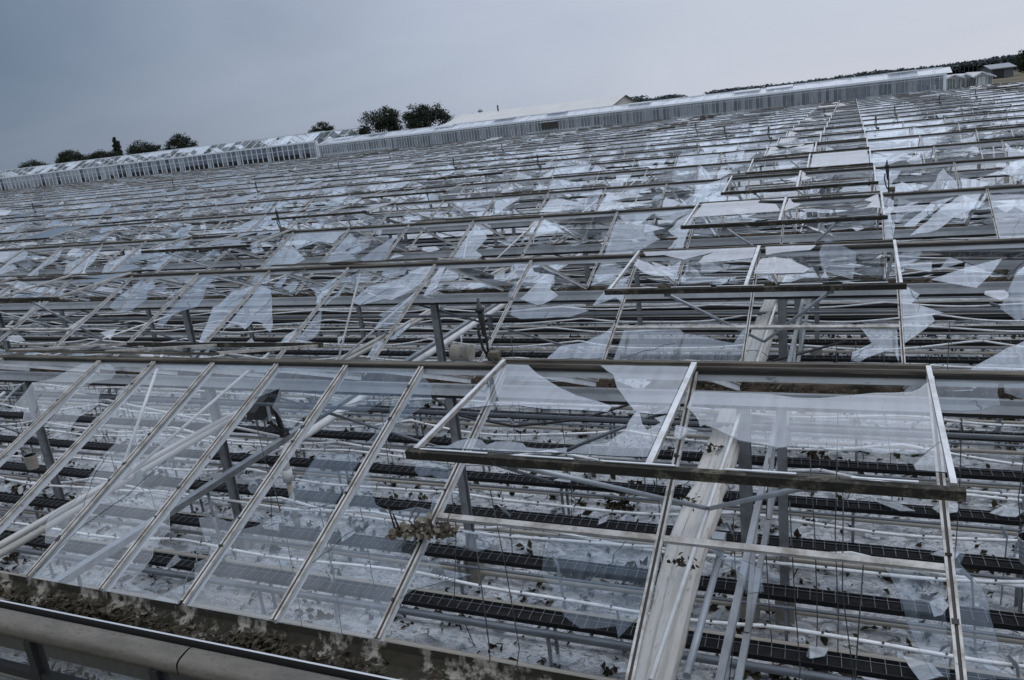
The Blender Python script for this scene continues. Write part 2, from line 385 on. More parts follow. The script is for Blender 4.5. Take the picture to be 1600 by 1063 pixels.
# glass -----------------------------------------------------------------
FRONT=[(0,0,1,[(0.97,0.156),(0.911,0.187),(0.97,0.292),(0.97,0.34),(0.97,0.161)]),(0,1,2,[(1.691,0.03),(1.97,0.03),(1.97,0.371),(1.699,0.37),(1.547,0.319),(1.285,0.324),(1.119,0.156),(1.435,0.127)]),(0,2,3,[(2.052,0.03),(2.215,0.03),(2.475,0.083),(2.502,0.121),(2.247,0.143),(2.077,0.183)]),(0,2,3,[(2.063,0.178),(2.528,0.186),(2.74,0.264),(2.602,0.336),(2.651,0.394),(2.172,0.395)]),(0,2,3,[(2.97,0.116),(2.829,0.183),(2.93,0.235),(2.889,0.348),(2.906,0.414),(2.97,0.385)]),(0,2,3,[(2.97,0.558),(2.97,0.615),(2.97,0.683),(2.97,0.716)]),(0,3,4,[(3.03,0.03),(3.97,0.03),(3.937,0.667),(3.922,0.867),(3.824,0.866),(3.626,0.809),(3.56,0.775),(3.73,0.708),(3.599,0.564),(3.543,0.501),(3.566,0.454),(3.457,0.397),(3.081,0.392)]),(0,5,6,[(5.03,0.03),(5.97,0.035),(5.97,0.245),(5.877,0.284),(5.833,0.337),(5.38,0.235),(5.291,0.139),(5.221,0.16),(5.042,0.196)]),(0,5,6,[(5.782,0.557),(5.829,0.589),(5.912,0.604),(5.958,0.593),(5.97,0.532)]),(0,5,6,[(5.055,0.69),(5.248,0.762),(5.217,0.828),(5.283,0.859),(5.288,0.897),(5.249,0.947),(5.97,0.985),(5.03,0.985)]),(0,5,6,[(5.484,0.709),(5.646,0.7),(5.895,0.712),(5.97,0.658),(5.97,0.985),(5.632,0.985),(5.933,0.907),(5.812,0.859),(5.93,0.832),(5.739,0.779)]),(0,5,6,[(5.53,0.838),(5.523,0.887),(5.571,0.891),(5.636,0.855)]),(0,6,7,[(6.03,0.035),(6.97,0.035),(6.951,0.221),(6.928,0.243),(6.826,0.147),(6.63,0.237),(6.51,0.232),(6.229,0.248),(6.088,0.273)]),(0,6,7,[(6.945,0.217),(6.912,0.258),(6.903,0.336),(6.873,0.364),(6.97,0.355)]),(0,6,7,[(6.382,0.43),(6.901,0.417),(6.97,0.985),(6.03,0.985),(6.04,0.734),(6.21,0.714),(6.37,0.657),(6.36,0.585)]),(0,7,8,[(7.063,0.058),(7.237,0.103),(7.34,0.17),(7.277,0.193),(7.172,0.239),(7.095,0.276),(7.05,0.284)]),(0,7,8,[(7.071,0.477),(7.356,0.6),(7.537,0.617),(7.783,0.592),(7.924,0.598),(7.887,0.549),(7.951,0.535),(7.97,0.985),(7.03,0.985)]),(0,7,8,[(7.505,0.402),(7.561,0.463),(7.645,0.485),(7.768,0.476),(7.954,0.5),(7.97,0.451)]),(0,8,10,[(8.205,0.647),(8.625,0.657),(8.623,0.695),(8.532,0.711),(8.296,0.701),(8.207,0.692)]),(0,8,10,[(8.03,0.737),(8.206,0.749),(8.27,0.77),(8.557,0.778),(8.1,0.843),(8.03,0.871)]),(0,8,10,[(9.073,0.637),(9.97,0.624),(9.97,0.824),(9.851,0.884),(9.817,0.857),(9.558,0.875),(9.414,0.851),(9.14,0.75)]),(0,10,12,[(10.374,0.625),(10.765,0.664),(10.784,0.684),(10.808,0.724),(10.681,0.735),(10.653,0.69)]),(0,10,12,[(11.572,0.617),(11.954,0.608),(11.94,0.86),(11.852,0.861),(11.783,0.815),(11.683,0.694),(11.627,0.648)]),(0,12,14,[(12.03,0.56),(12.111,0.566),(12.066,0.599),(12.179,0.652),(12.204,0.679),(12.203,0.715),(12.233,0.783),(12.178,0.819),(12.335,0.843),(12.03,0.862)]),(0,12,14,[(12.042,0.03),(12.501,0.031),(12.485,0.111),(12.402,0.119),(12.353,0.131),(12.045,0.136)]),(0,12,14,[(12.536,0.035),(12.689,0.03),(12.859,0.032),(12.815,0.123),(12.597,0.075),(12.534,0.064)]),(1,-4,-2,[(-3.688,0.03),(-3.172,0.144),(-2.776,0.295),(-2.854,0.417),(-3.089,0.45),(-3.697,0.377),(-3.773,0.286)]),(1,-6,-4,[(-4.03,0.447),(-4.03,0.428),(-4.284,0.583),(-4.03,0.717),(-4.03,0.584)]),(1,-4,-2,[(-2.03,0.16),(-2.03,0.232),(-2.175,0.309),(-2.205,0.211)]),(1,-2,0,[(-1.852,0.03),(-1.349,0.03),(-1.449,0.147),(-1.138,0.309),(-1.057,0.394),(-1.506,0.458),(-1.467,0.604),(-1.732,0.571)]),(1,-2,0,[(-0.03,0.061),(-0.077,0.173),(-0.549,0.229),(-0.573,0.381),(-0.663,0.397),(-0.181,0.726),(-0.075,0.785),(-0.03,0.784)]),(1,0,2,[(0.077,0.167),(0.446,0.222),(0.67,0.308),(1.294,0.593),(1.363,0.652),(1.045,0.592),(0.979,0.562),(0.71,0.546),(0.684,0.622),(0.381,0.576),(0.172,0.606),(0.147,0.696)]),(1,0,2,[(1.97,0.074),(1.707,0.237),(1.809,0.27),(1.786,0.318),(1.874,0.374),(1.97,0.368)]),(1,2,4,[(2.247,0.178),(2.25,0.243),(2.291,0.307),(2.115,0.353),(2.127,0.399)]),(1,2,4,[(2.14,0.446),(2.44,0.623),(2.433,0.694),(2.074,0.764),(2.1,0.652)]),(1,0,2,[(1.951,0.52),(1.97,0.565),(1.97,0.75),(1.787,0.765),(1.919,0.652)]),(1,0,2,[(1.622,0.03),(1.97,0.03),(1.97,0.056),(1.769,0.03)]),(1,2,4,[(3.97,0.03),(3.688,0.03),(3.402,0.145),(2.797,0.217),(2.712,0.295),(2.687,0.365),(2.936,0.405),(3.369,0.348),(3.569,0.365),(3.846,0.276),(3.97,0.201)]),(1,2,4,[(3.97,0.263),(3.858,0.352),(3.517,0.483),(3.472,0.497),(3.598,0.512),(3.58,0.624),(3.97,0.57)]),(1,2,4,[(3.802,0.719),(3.97,0.732),(3.97,0.835),(3.846,0.862)]),(1,4,6,[(4.088,0.03),(4.243,0.03),(4.353,0.251),(4.257,0.326),(4.177,0.34)]),(1,4,6,[(4.242,0.542),(4.293,0.598),(4.168,0.705),(4.04,0.706)]),(1,6,8,[(6.33,0.202),(6.414,0.195),(6.614,0.249),(6.625,0.292),(6.825,0.35),(6.629,0.417),(6.526,0.43),(6.143,0.372)]),(1,4,6,[(5.97,0.155),(5.852,0.298),(5.9,0.356),(5.97,0.343)]),(1,6,8,[(6.068,0.441),(6.481,0.444),(7.092,0.428),(7.464,0.476),(7.179,0.527),(6.324,0.543),(6.113,0.509)]),(1,4,6,[(5.97,0.535),(5.97,0.601),(5.97,0.665),(5.97,0.74),(5.97,0.652)]),(1,4,6,[(5.628,0.03),(5.97,0.03),(5.97,0.183),(5.627,0.207),(5.684,0.116)]),(1,6,8,[(7.97,0.262),(7.678,0.256),(7.527,0.384),(7.487,0.437),(7.845,0.374),(7.97,0.415),(7.97,0.492),(7.97,0.592),(7.97,0.555)]),(1,6,8,[(7.97,0.58),(7.866,0.653),(7.587,0.724),(7.216,0.749),(7.067,0.843),(7.97,0.837)]),(1,12,14,[(12.03,0.294),(12.269,0.386),(12.16,0.45),(12.536,0.523),(12.388,0.539),(12.417,0.575),(12.03,0.727),(12.03,0.537)]),(1,12,14,[(13.39,0.705),(13.179,0.746),(12.947,0.811),(12.702,0.884),(13.439,0.878)]),(1,10,12,[(11.442,0.601),(11.953,0.61),(11.953,0.846),(11.905,0.773),(11.791,0.769),(11.688,0.789),(11.571,0.812),(11.483,0.838),(11.381,0.835),(11.389,0.782),(11.634,0.72),(11.533,0.642)]),(1,8,10,[(8.164,0.595),(8.945,0.604),(9.09,0.656),(9.837,0.725),(9.97,0.613),(9.97,0.857),(8.139,0.87)]),(2,12,14,[(12.371,0.403),(12.949,0.133),(13.402,0.091),(13.115,0.184),(12.589,0.41)]),(2,12,14,[(12.463,0.524),(13.159,0.186),(13.562,0.067),(13.913,0.185),(13.794,0.224),(13.345,0.308),(12.988,0.463)]),(2,12,14,[(12.03,0.033),(12.228,0.09),(12.216,0.195),(12.141,0.266),(12.215,0.412),(12.177,0.563),(12.03,0.557)]),(2,14,16,[(14.03,0.075),(14.632,0.097),(14.779,0.643),(14.226,0.603),(14.03,0.617),(14.03,0.386)]),(3,12,14,[(12.03,0.036),(12.669,0.081),(12.404,0.307),(12.098,0.414),(12.047,0.291)]),(3,12,14,[(13.725,0.106),(13.97,0.344),(13.97,0.492),(13.527,0.475),(13.249,0.463)])]
VENTS=[(0,0,[(8.082,0.059),(8.328,0.063),(8.504,0.169),(8.734,0.281),(9.057,0.408),(9.461,0.511),(9.451,0.572),(8.857,0.566),(8.606,0.542),(8.328,0.554),(8.055,0.596)]),(0,0,[(8.275,0.952),(8.321,0.906),(8.438,0.871),(8.528,0.887),(8.606,0.925),(8.666,0.894),(8.773,0.883),(8.91,0.893),(8.963,0.925),(9.063,0.93),(9.17,0.926),(9.244,0.915),(9.3,0.907),(9.317,0.943),(9.53,0.949),(8.04,0.98)]),(0,0,[(9.091,0.053),(9.96,0.052),(9.96,0.563),(9.856,0.576),(9.729,0.566),(9.672,0.55),(9.54,0.441),(9.406,0.324),(9.285,0.169)]),(0,0,[(9.693,0.549),(9.731,0.57),(9.796,0.666),(9.86,0.72),(9.942,0.651),(9.871,0.61),(9.96,0.58),(9.96,0.78),(9.96,0.942),(9.543,0.949),(9.331,0.945),(9.421,0.877),(9.589,0.847),(9.637,0.789),(9.69,0.737),(9.677,0.657)]),(0,1,[(10.104,0.335),(10.596,0.334),(10.744,0.339),(10.954,0.366),(11.14,0.364),(11.367,0.326),(11.562,0.295),(11.828,0.274),(11.89,0.238),(11.959,0.165),(11.96,0.303),(11.96,0.695),(11.841,0.792),(11.727,0.807),(11.653,0.797),(11.575,0.816),(11.434,0.795),(11.276,0.809),(11.168,0.796),(10.975,0.792),(10.88,0.809),(10.719,0.784),(10.598,0.767),(10.482,0.723),(10.29,0.646),(10.264,0.665),(10.228,0.604),(10.1,0.495)]),(0,1,[(11.96,0.698),(11.96,0.92),(11.776,0.915),(11.765,0.882),(11.839,0.807)]),(0,1,[(10.072,0.666),(10.158,0.68),(10.263,0.709),(10.186,0.714),(10.149,0.784),(10.096,0.77)]),(1,0,[(8.078,0.02),(9.96,0.02),(9.96,0.325),(9.717,0.354),(9.238,0.403),(9.142,0.398),(9.179,0.215),(9.309,0.115),(8.887,0.305),(8.811,0.273),(8.496,0.144),(8.194,0.152)]),(1,0,[(8.093,0.23),(8.317,0.351),(8.661,0.55),(8.91,0.708),(8.595,0.694),(8.368,0.61),(8.102,0.392)]),(1,1,[(10.102,0.02),(10.866,0.035),(10.788,0.163),(10.408,0.19),(10.149,0.251)]),(1,1,[(10.092,0.351),(10.278,0.312),(10.521,0.377),(10.828,0.635),(10.754,0.722),(10.061,0.713)]),(2,0,[(8.125,0.02),(9.96,0.02),(9.96,0.116),(9.431,0.038),(9.413,0.174),(9.821,0.272),(9.96,0.6),(8.074,0.648)]),(2,1,[(11.916,0.106),(11.941,0.705),(11.662,0.631),(11.783,0.438),(11.631,0.332)]),(2,1,[(10.068,0.03),(10.205,0.276),(10.379,0.343),(10.246,0.456),(10.04,0.6)]),(3,0,[(9.96,0.02),(9.96,0.629),(9.652,0.504),(9.957,0.311)]),(3,1,[(10.04,0.02),(10.167,0.223),(10.151,0.343),(10.38,0.501),(10.071,0.629)])]

def solid_poly(m, pts3, nrm, th=.005, key='glass'):
    """a glass shard: the sheet and its cut edge"""
    nrm = Vector(nrm)
    ar = Vector((0, 0, 0))
    p = [Vector(q) for q in pts3]
    for i in range(len(p)): ar += p[i].cross(p[(i + 1) % len(p)])
    if ar.dot(nrm) < 0: p = p[::-1]
    m.face(p, key)
    lo = [q - nrm * th for q in p]
    ek = 'glass_edge' if (int(abs(p[0].x) * 1000) + len(p)) % 5 < 3 else 'glass_edge_glint'
    for i in range(len(p)):
        j = (i + 1) % len(p)
        m.face([p[i], lo[i], lo[j], p[j]], ek)
def roughen(uv, r, amp, sx, sy, keep=lambda a, b: False, step=.16):
    """break long free edges of an outline into slightly irregular ones"""
    out = []
    for i in range(len(uv)):
        a = uv[i]; b = uv[(i + 1) % len(uv)]
        out.append(a)
        if keep(a, b): continue
        d = math.hypot((b[0] - a[0]) * sx, (b[1] - a[1]) * sy)
        k = min(5, int(d / step))
        for q in range(1, k + 1):
            f = q / (k + 1)
            out.append((a[0] + (b[0] - a[0]) * f + r.uniform(-amp, amp) / sx, a[1] + (b[1] - a[1]) * f + r.uniform(-amp, amp) / sy))
    return out
def jag(r, a, b, k, amp):
    """a broken edge from a to b: a few big spikes with shallow curves between"""
    pts = []
    nx, ny = -(b[1] - a[1]), b[0] - a[0]
    off = 0
    for q in range(1, k):
        f = q / k; off = r.uniform(-1, 1) * amp
        pts.append((a[0] + (b[0] - a[0]) * f + nx * off, a[1] + (b[1] - a[1]) * f + ny * off))
    return pts
def cl(p): return (min(max(p[0], .02), .98), min(max(p[1], .02), .98))
def broken_edge(r, w, k):
    """k points along a broken edge (f along it 0..1, depth): spikes joined by shallow curves"""
    out = []
    for q in range(k):
        f = (q + r.uniform(.2, .8)) / k
        d = w * (r.uniform(.55, 1.15) if q % 2 else r.uniform(.12, .6))
        out.append((f, d))
    return out
def side_piece(r, which, v0, v1, w, k):
    e = broken_edge(r, w, k)
    if which in 'LR':
        p = [(.02, v0)] + [cl((d, v0 + (v1 - v0) * f)) for f, d in e] + [(.02, v1)]
        if which == 'R': p = [(1 - u, v) for u, v in p]
    else:
        p = [(v0, .02)] + [cl((v0 + (v1 - v0) * f, d)) for f, d in e] + [(v1, .02)]
        if which == 'B': p = [(u, 1 - v) for u, v in p]
    return p
def random_shards(r, full=.2, none=.2):
    """outlines in the unit square of one pane (u across, v down the slope)"""
    q = r.random()
    if q < full: return [[(.02, .02), (.98, .02), (.98, .98), (.02, .98)]]
    if q < full + none: return []
    out = []
    for which, pr in (('L', .62), ('R', .62), ('T', .30), ('B', .36)):
        if r.random() > pr: continue
        if which in 'LR':
            v0 = r.choice((.02, r.uniform(.02, .55))); v1 = r.choice((.98, min(.98, v0 + r.uniform(.25, .7))))
            if v1 - v0 < .2: continue
            out.append(side_piece(r, which, v0, v1, r.uniform(.2, .85), r.randint(3, 7)))
        else:
            u0 = r.choice((.02, r.uniform(.05, .5))); u1 = r.choice((.98, min(.98, u0 + r.uniform(.3, .7))))
            if u1 - u0 < .2: continue
            out.append(side_piece(r, which, u0, u1, r.uniform(.15, .5), r.randint(3, 6)))
    return out

near_panes = {}       # (n, side, t0) -> list of outlines in (t, v)
for n, t0, t1, poly in FRONT: near_panes.setdefault((n, -1, t0, t1), []).append(poly)
near_panes[(0, -1, 4, 5)] = [[(4.03, .02), (4.97, .02), (4.97, .985), (4.03, .985)]]
rnd = random.Random(23)
for t in range(-8, 0):
    near_panes[(0, -1, t, t + 1)] = [[(t + .03 + u * .94, v) for u, v in s] for s in random_shards(rnd, .5, .1)]
near_panes[(1, 1, 12, 14)] = [[(12.3, .03), (13.95, .03), (13.97, .95), (13.6, .8), (12.9, .35)]]
empty_ok = {(1, -1, t) for t in (-6, -4, -2, 0, 2, 4, 6, 8, 10, 12)} | {(0, -1, t) for t in range(0, 13)}
panes = []
for key, polys in near_panes.items(): panes.append((key, polys, True))
done = {(k[0], k[1], k[2]) for k in near_panes}
for n in range(NR):
    for side in (-1, 1):
        t0, t1 = xr(n)
        for t in range(t0, t1, 2):
            if (n, side, t) in done or (n, side, t) in empty_ok or (n == 0 and side == -1 and t < 8): continue
            r = random.Random(n * 7919 + side * 131 + t * 17)
            vent = is_vent(n, side, t)
            right = t * TU > 6
            far = n >= 6
            full, none = (.05, .05)
            if right and n >= 2: full, none = (.10 if n < 7 else .22, .06)
            elif far: full, none = (.10, .03)
            if n == 0 and side == 1: full, none = (.04, .25)
            sh = random_shards(r, full, none)
            if not sh: continue
            vlo, vhi = (.64, .985) if vent else (.03, .985)
            polys = [[(t + .04 + u * 1.92, vlo + v * (vhi - vlo)) for u, v in s] for s in sh]
            panes.append(((n, side, t, t + 2), polys, n <= 2))
panes.sort(key=lambda p: nearness(p[0][0], p[0][1], (p[0][2] + p[0][3]) / 2))
rest = Part(); cnt = 0
def crack(m, a, b, r, nrm):
    """a thin dark crack running over a pane"""
    a = Vector(a); b = Vector(b); d = b - a; side = d.cross(Vector(nrm)).normalized(); pts = []
    for q in range(7):
        f = q / 6; pts.append(a + d * f + side * (math.sin(f * PI) * .12 * d.length * r.uniform(-.3, 1) + r.uniform(-.01, .01)))
    for p, q in zip(pts, pts[1:]): m.beam(p + Vector(nrm) * .003, q + Vector(nrm) * .003, r.uniform(.003, .007), .002, 'glass_edge', nrm)
for key, polys, near in panes:
    n, side, a, b = key
    r = random.Random(n * 31 + side * 7 + a * 3 + 900)
    nrm = (0, side * H / SL, 2 / SL)
    for poly in polys:
        solo = cnt < 100; cnt += 1
        m = Part() if solo else rest
        edge = lambda p, q: (abs(p[0] - q[0]) < .02 and (abs(p[0] - a) < .06 or abs(p[0] - b) < .06)) or (abs(p[1] - q[1]) < .01 and (p[1] < .05 or p[1] > .95))
        if n <= 6: poly = roughen(poly, r, .010 if n <= 1 else .02, TU, SL, edge)
        tx, ty = (0, 0) if n == 0 else (r.uniform(-.03, .03), r.uniform(-.03, .03)) if n < 3 else (r.uniform(-.07, .07), r.uniform(-.09, .09))
        cx = sum(q[0] for q in poly) / len(poly); cy = sum(q[1] for q in poly) / len(poly)
        base = r.uniform(-.004, .001)
        pts = [P(n, side, u * TU, v, base + (u - cx) * TU * tx + (v - cy) * SL * ty) for u, v in poly]
        key_g = 'glass' if n == 0 else r.choice(('glass_sky_film', 'glass_sky_film', 'glass_sky_film', 'glass_vent'))
        if n <= 3:
            solid_poly(m, pts, nrm, .005, key_g)
            if len(poly) > 3 and r.random() < .75:
                q1 = r.choice(pts); q0 = P(n, side, cx * TU, cy, base); crack(m, q0, Vector(q0).lerp(Vector(q1), .96), r, nrm)
        else:
            pv = [Vector(q) for q in pts]; ar = Vector((0, 0, 0))
            for i in range(len(pv)): ar += pv[i].cross(pv[(i + 1) % len(pv)])
            m.face(pts if ar.dot(Vector(nrm)) > 0 else pts[::-1], key_g)
        if solo: m.build('glass_pane', GH)
r = random.Random(404)
for q in range(8200):
    n = int(1 + 17.9 * r.random() ** 1.15); t0, t1 = xr(n); X = (t0 + (t1 - t0) * r.random()) * TU
    side = r.choice((-1, 1)); v = r.choice((r.uniform(.55, 1.0), r.uniform(.8, 1.02), r.random()))
    if n < 2 and r.random() < .75: continue
    c = P(n, side, X, v, r.uniform(-.1, .015)); s0 = r.uniform(.06, .30) * (1 + .03 * n); k = r.randint(3, 6); a0 = r.uniform(0, 6.28); st = r.uniform(.4, 1)
    tx, ty = r.gauss(0, .16), -side * H / 2 * (1 if v < .9 else .2) + r.gauss(0, .2); pts = []
    for i in range(k):
        rr_ = s0 * r.uniform(.45, 1.2); aa = a0 + i * 2 * PI / k + r.uniform(-.35, .35); dx, dy = rr_ * math.cos(aa), rr_ * st * math.sin(aa)
        pts.append((c[0] + dx, c[1] + dy, c[2] + dx * tx + dy * ty * (1 if side > 0 else 1)))
    rest.face(pts, r.choice(('glass_sky_film', 'glass_sky_film', 'glass_vent')))
rest.build('glass_pane_far', GH, 'stuff')

# cross bars under the front vents and above the back vents' lower panes
bars = Part(); k = 0
for n in range(0, 7):
    t0, t1 = xr(n)
    for side in (-1, 1):
        for t in range(t0, t1 - 3, 2):
            if not ((t - 8) % 16 == 0 if side == -1 else t % 16 == 0): continue
            a = P(n, side, t * TU, .615, .006); b = P(n, side, (t + 4) * TU, .615, .006)
            up = (0, side * H / SL, 2 / SL)
            m = Part() if nearness(n, side, t) < 40 else bars
            m.beam(a, b, .036, .014, 'alu', up); m.beam(a, b, .014, .026, 'alu_pale', up, 0, -.018)
            if m is not bars: m.build('cross_bar', GH)
bars.build('cross_bar_far', GH, 'stuff')

# roof vents
VZ = {0: -.04, 1: -.09, 2: -.1, 3: -.12}
vents_done = 0
vent_rest = Part()
vents = []
for n in range(NR):
    t0, t1 = xr(n)
    for side in (-1, 1):
        for t in range(t0, t1 - 3, 2):
            if (t - 8) % 16 == 0 if side == -1 else t % 16 == 0: vents.append((n, side, t))
vents.sort(key=lambda v: nearness(v[0], v[1], v[2] + 2))
vpoly = {}
for n, hf, poly in VENTS: vpoly.setdefault(n, []).append(poly)
for (n, side, t) in vents:
    r = random.Random(n * 57 + t * 5 + side)
    x0, x1 = t * TU, (t + 4) * TU; xm = (x0 + x1) / 2
    L = 1.37
    if side == -1: zf = VZ.get(n, -.12 + r.uniform(-.05, .03)) if t == 8 else r.uniform(-.06, .06) if t == -8 else r.uniform(-.25, .06)
    else: zf = -.29 if n == 0 and t == 0 else r.uniform(-.40, -.12)
    yh = n * W + side * .03; yf = n * W + side * 1.35; zh = .05
    if r.random() < .08 and n > 1 and t not in (8, -8): continue
    d = Vector((0, yf - yh, zf - zh)); up = Vector((1, 0, 0)).cross(d).normalized()
    if up.z < 0: up = -up
    solo = vents_done < 100
    m = Part() if solo else vent_rest
    near = n <= 4
    m.beam((x0, yh, zh), (x1, yh, zh), .035, .022, 'ridge_top', up)
    for x, w in ((x0 + .012, .026), (xm, .034), (x1 - .012, .026)):
        m.beam((x, yh + side * .018, zh), (x, yf, zf), w, .028, 'alu', up, 0, 0, 'alu_pale')
    dr = r.uniform(-.02, .02)
    m.beam((x0 - .03, yf + side * .026, zf - .012), (x1 + .03, yf + side * .026, zf - .012 + dr), .042, .048, 'moss', up, 0, .0)
    if near:
        for q in range(5):
            a = x0 + (x1 - x0) * (q / 5 + r.uniform(.0, .05)); b = x0 + (x1 - x0) * (q / 5 + r.uniform(.14, .2))
            m.beam((a, yf + side * .018, zf + .0235 + dr * .5), (b, yf + side * .018, zf + .0235 + dr * .5), .012, .004, 'lip', up)
    root = m.build('roof_vent', GH) if solo else None
    # panes of the vent
    polys = []
    if t == 8 and side == -1 and n in vpoly: polys = vpoly[n]
    else:
        for h in (0, 1):
            for s in random_shards(r, .22, .25): polys.append([(t + h * 2 + .06 + u * 1.88, v) for u, v in s])
    def V(u, v): return (u * TU, yh + (yf - yh) * v, zh + (zf - zh) * v + .004)
    for poly in polys:
        g = MB() if solo else vent_rest
        if n <= 2: poly = roughen(poly, r, .008, TU, 1.37, lambda p, q: (abs(p[1] - q[1]) < .01 and (p[1] < .05 or p[1] > .95)) or abs(p[0] - q[0]) < .02)
        solid_poly(g, [V(u, v) for u, v in poly], up, .005, 'glass_vent' if n == 0 else 'glass_sky_film')
        if solo:
            o = g.build('vent_pane'); o.data.transform(Matrix.Translation((0, 0, G))); o.parent = root
    # the two arms that push the vent open
    if n <= 5:
        jx = xm + (.0 if side == -1 else -.75); jy = n * W + (.2 if side == -1 else .35); jz = -1.1 if side == -1 else -1.5
        for e, dx in ((-1, .74), (1, .74)):
            s = MB() if solo else vent_rest
            ex = xm + e * dx
            s.tube([(jx, jy, jz), (ex, yf - side * .02, zf - .06)], .017, 'galv' if side == -1 else 'white_pipe', 6)
            s.box(ex - .03, ex + .03, yf - side * .02 - .02, yf - side * .02 + .02, zf - .08, zf - .04, 'galv_dark')
            if solo:
                o = s.build('vent_arm'); o.data.transform(Matrix.Translation((0, 0, G))); o.parent = root
    if solo: vents_done += 1
if vent_rest.v: vent_rest.build('roof_vent_far', GH, 'stuff')

# posts under the gutters
for n in range(1, 10):
    y = n * W - 2
    t0, t1 = xr(n)
    if n % 2: xs = [(.43 + 3.277 * k, .04) for k in range(-6, 5)] + [(6.66, .055)]
    else: xs = [(6.7 + 5.3 * k, .055) for k in range(-5, 3)]
    for x, w in xs:
        if not (-2.2 - 1.75 * (y + 4) < x - 6 < 6 + .3 * y): continue
        m = Part()
        m.box(x - w, x + w, y - .045, y - .035, -G + .3, -H - .15, 'galv_dark')
        m.box(x - w, x + w, y + .035, y + .045, -G + .3, -H - .15, 'galv_dark')
        m.box(x - .008, x + .008, y - .035, y + .035, -G + .3, -H - .15, 'galv_dark')
        m.box(x - w * .7, x + w * .7, y - .07, y + .07, -H - .165, -H - .152, 'galv')
        p = m.build('post', GH)
        f = MB(); f.box(x - .085, x + .085, y - .085, y + .085, 0, .34, 'concrete')
        o = f.build('footing'); o.parent = p
# steel tube along every gutter and thin cross braces
for n in range(1, 8):
    t0, t1 = xr(n)
    m = Part(); m.tube([(t0 * TU, n * W - 2 + .14, -1.28), (t1 * TU, n * W - 2 + .14, -1.28)], .024, 'steel_pipe', 8); m.build('tie_tube', GH)
    for k in range(2):
        x = (-6.5, 1.6)[k] + R.uniform(-.5, .5)
        if n > 5: continue
        m = Part(); m.tube([(x, n * W - 2, -1.05), (x + 3.4, n * W - 2 + .5, -2.2)], .017, 'steel_pipe', 6); m.build('brace', GH)
# girders across the spans that carry the vent rods
for x in (6.93, -10.0):
    for z in (-1.22, -1.72):
        m = Part(); m.beam((x, -2, z), (x, 22, z), .042, .04, 'girder'); m.build('girder_chord', GH)
    for k in range(16):
        y = -1.8 + k * 1.5
        m = Part(); m.beam((x, y, -1.70), (x, y + .75, -1.24), .03, .025, 'girder'); m.build('girder_web', GH)
for i, x in enumerate((6.63, -3.98, -14.6)):
    m = Part(); m.tube([(x, -1.6, -1.1), (x, 26, -1.1)], .016, 'white_pipe', 6); m.build('vent_rod', GH)
# broken bars that have dropped out of the roof
for (a, b) in (((-1.6, .9, -.75), (-3.3, -1.4, -2.2)), ((9.2, 6.6, -1.3), (12.2, 4.6, -2.1)), ((5.9, 3.6, -1.6), (4.1, 3.0, -2.25)), ((-2.3, 2.1, -1.2), (.1, 3.4, -2.3))):
    m = Part(); m.tube([a, b], .02, 'steel_pipe' if a[0] > 0 else 'white_pipe', 6); m.build('fallen_bar', GH)

# ------------------------------------------------------------------ pipes across the spans
pr = thing('rack_pipe', 'pair of long white tubes clamped together, running under the narrow panes at left', 'pipe', (.55, 0, -1.5))
for dx in (-.08, .09):
    m = MB(); pts = []
    for k in range(40):
        y = -1.9 + k * .62; pts.append((dx + .012 * math.sin(y * 1.3 + dx * 20), y, .03 * math.sin(y * .8) + (.012 if dx > 0 else 0)))
    m.tube(pts, .033, 'rack_pale' if dx < 0 else 'rack_grey', 10); m.build('tube', pr)
for k in range(13):
    y = -1.2 + k * 1.75
    m = MB(); m.box(-.14, .14, y - .045, y + .045, -.075, -.05, 'galv'); m.box(-.145, -.125, y - .04, y + .04, -.05, .075, 'galv'); m.box(.125, .145, y - .04, y + .04, -.05, .075, 'galv')
    m.box(-.012, .012, y - .04, y + .04, -.05, .08, 'galv'); m.build('clamp', pr)
bm = thing('cross_beam', 'dark flat steel beam with a white drain pipe beside it, low behind the narrow panes', 'beam', (.8, 0, -1.98))
m = MB(); m.beam((0, -1.7, 0), (0, 20, 0), .09, .07, 'galv_dark', (0, 0, 1), 0, 0, 'galv'); m.build('beam', bm)
m = MB(); m.tube([(-.03, 1.3, -.04), (.0, 1.28, -.5), (.02, 1.25, -1.18)], .018, 'galv_dark', 6); m.build('stay', bm)
m = MB(); m.tube([(-.06, -.4, -.04), (-.1, -.42, -.6), (-.1, -.4, -1.18)], .018, 'galv_dark', 6); m.build('stay', bm)
dp = thing('drain_pipe', 'white drain pipe bending down to the floor beside the dark steel beam', 'pipe', (.95, 0, -1.98))
m = MB(); m.tube([(.02, 22, .02), (.02, 8, .0), (.01, 2.75, -.03), (.0, 2.55, -.05), (0, 2.46, -.10), (0, 2.43, -.19), (0, 2.43, -.42)], .055, 'white_pipe', 12); m.build('pipe', dp)
m = MB(); m.tube([(0, 2.43, -.30), (0, 2.43, -.46)], .068, 'white_pipe', 12); m.tube([(0.012, 2.72, -.03), (.01, 2.58, -.045)], .066, 'white_pipe', 12); m.build('collar', dp)
m = MB(); m.tube([(0, 2.43, -.42), (.01, 2.42, -1.0)], .034, 'rail_pipe', 10); m.tube([(.01, 2.42, -.98), (.01, 2.42, -1.14)], .04, 'galv_dark', 10); m.build('drop_pipe', dp)
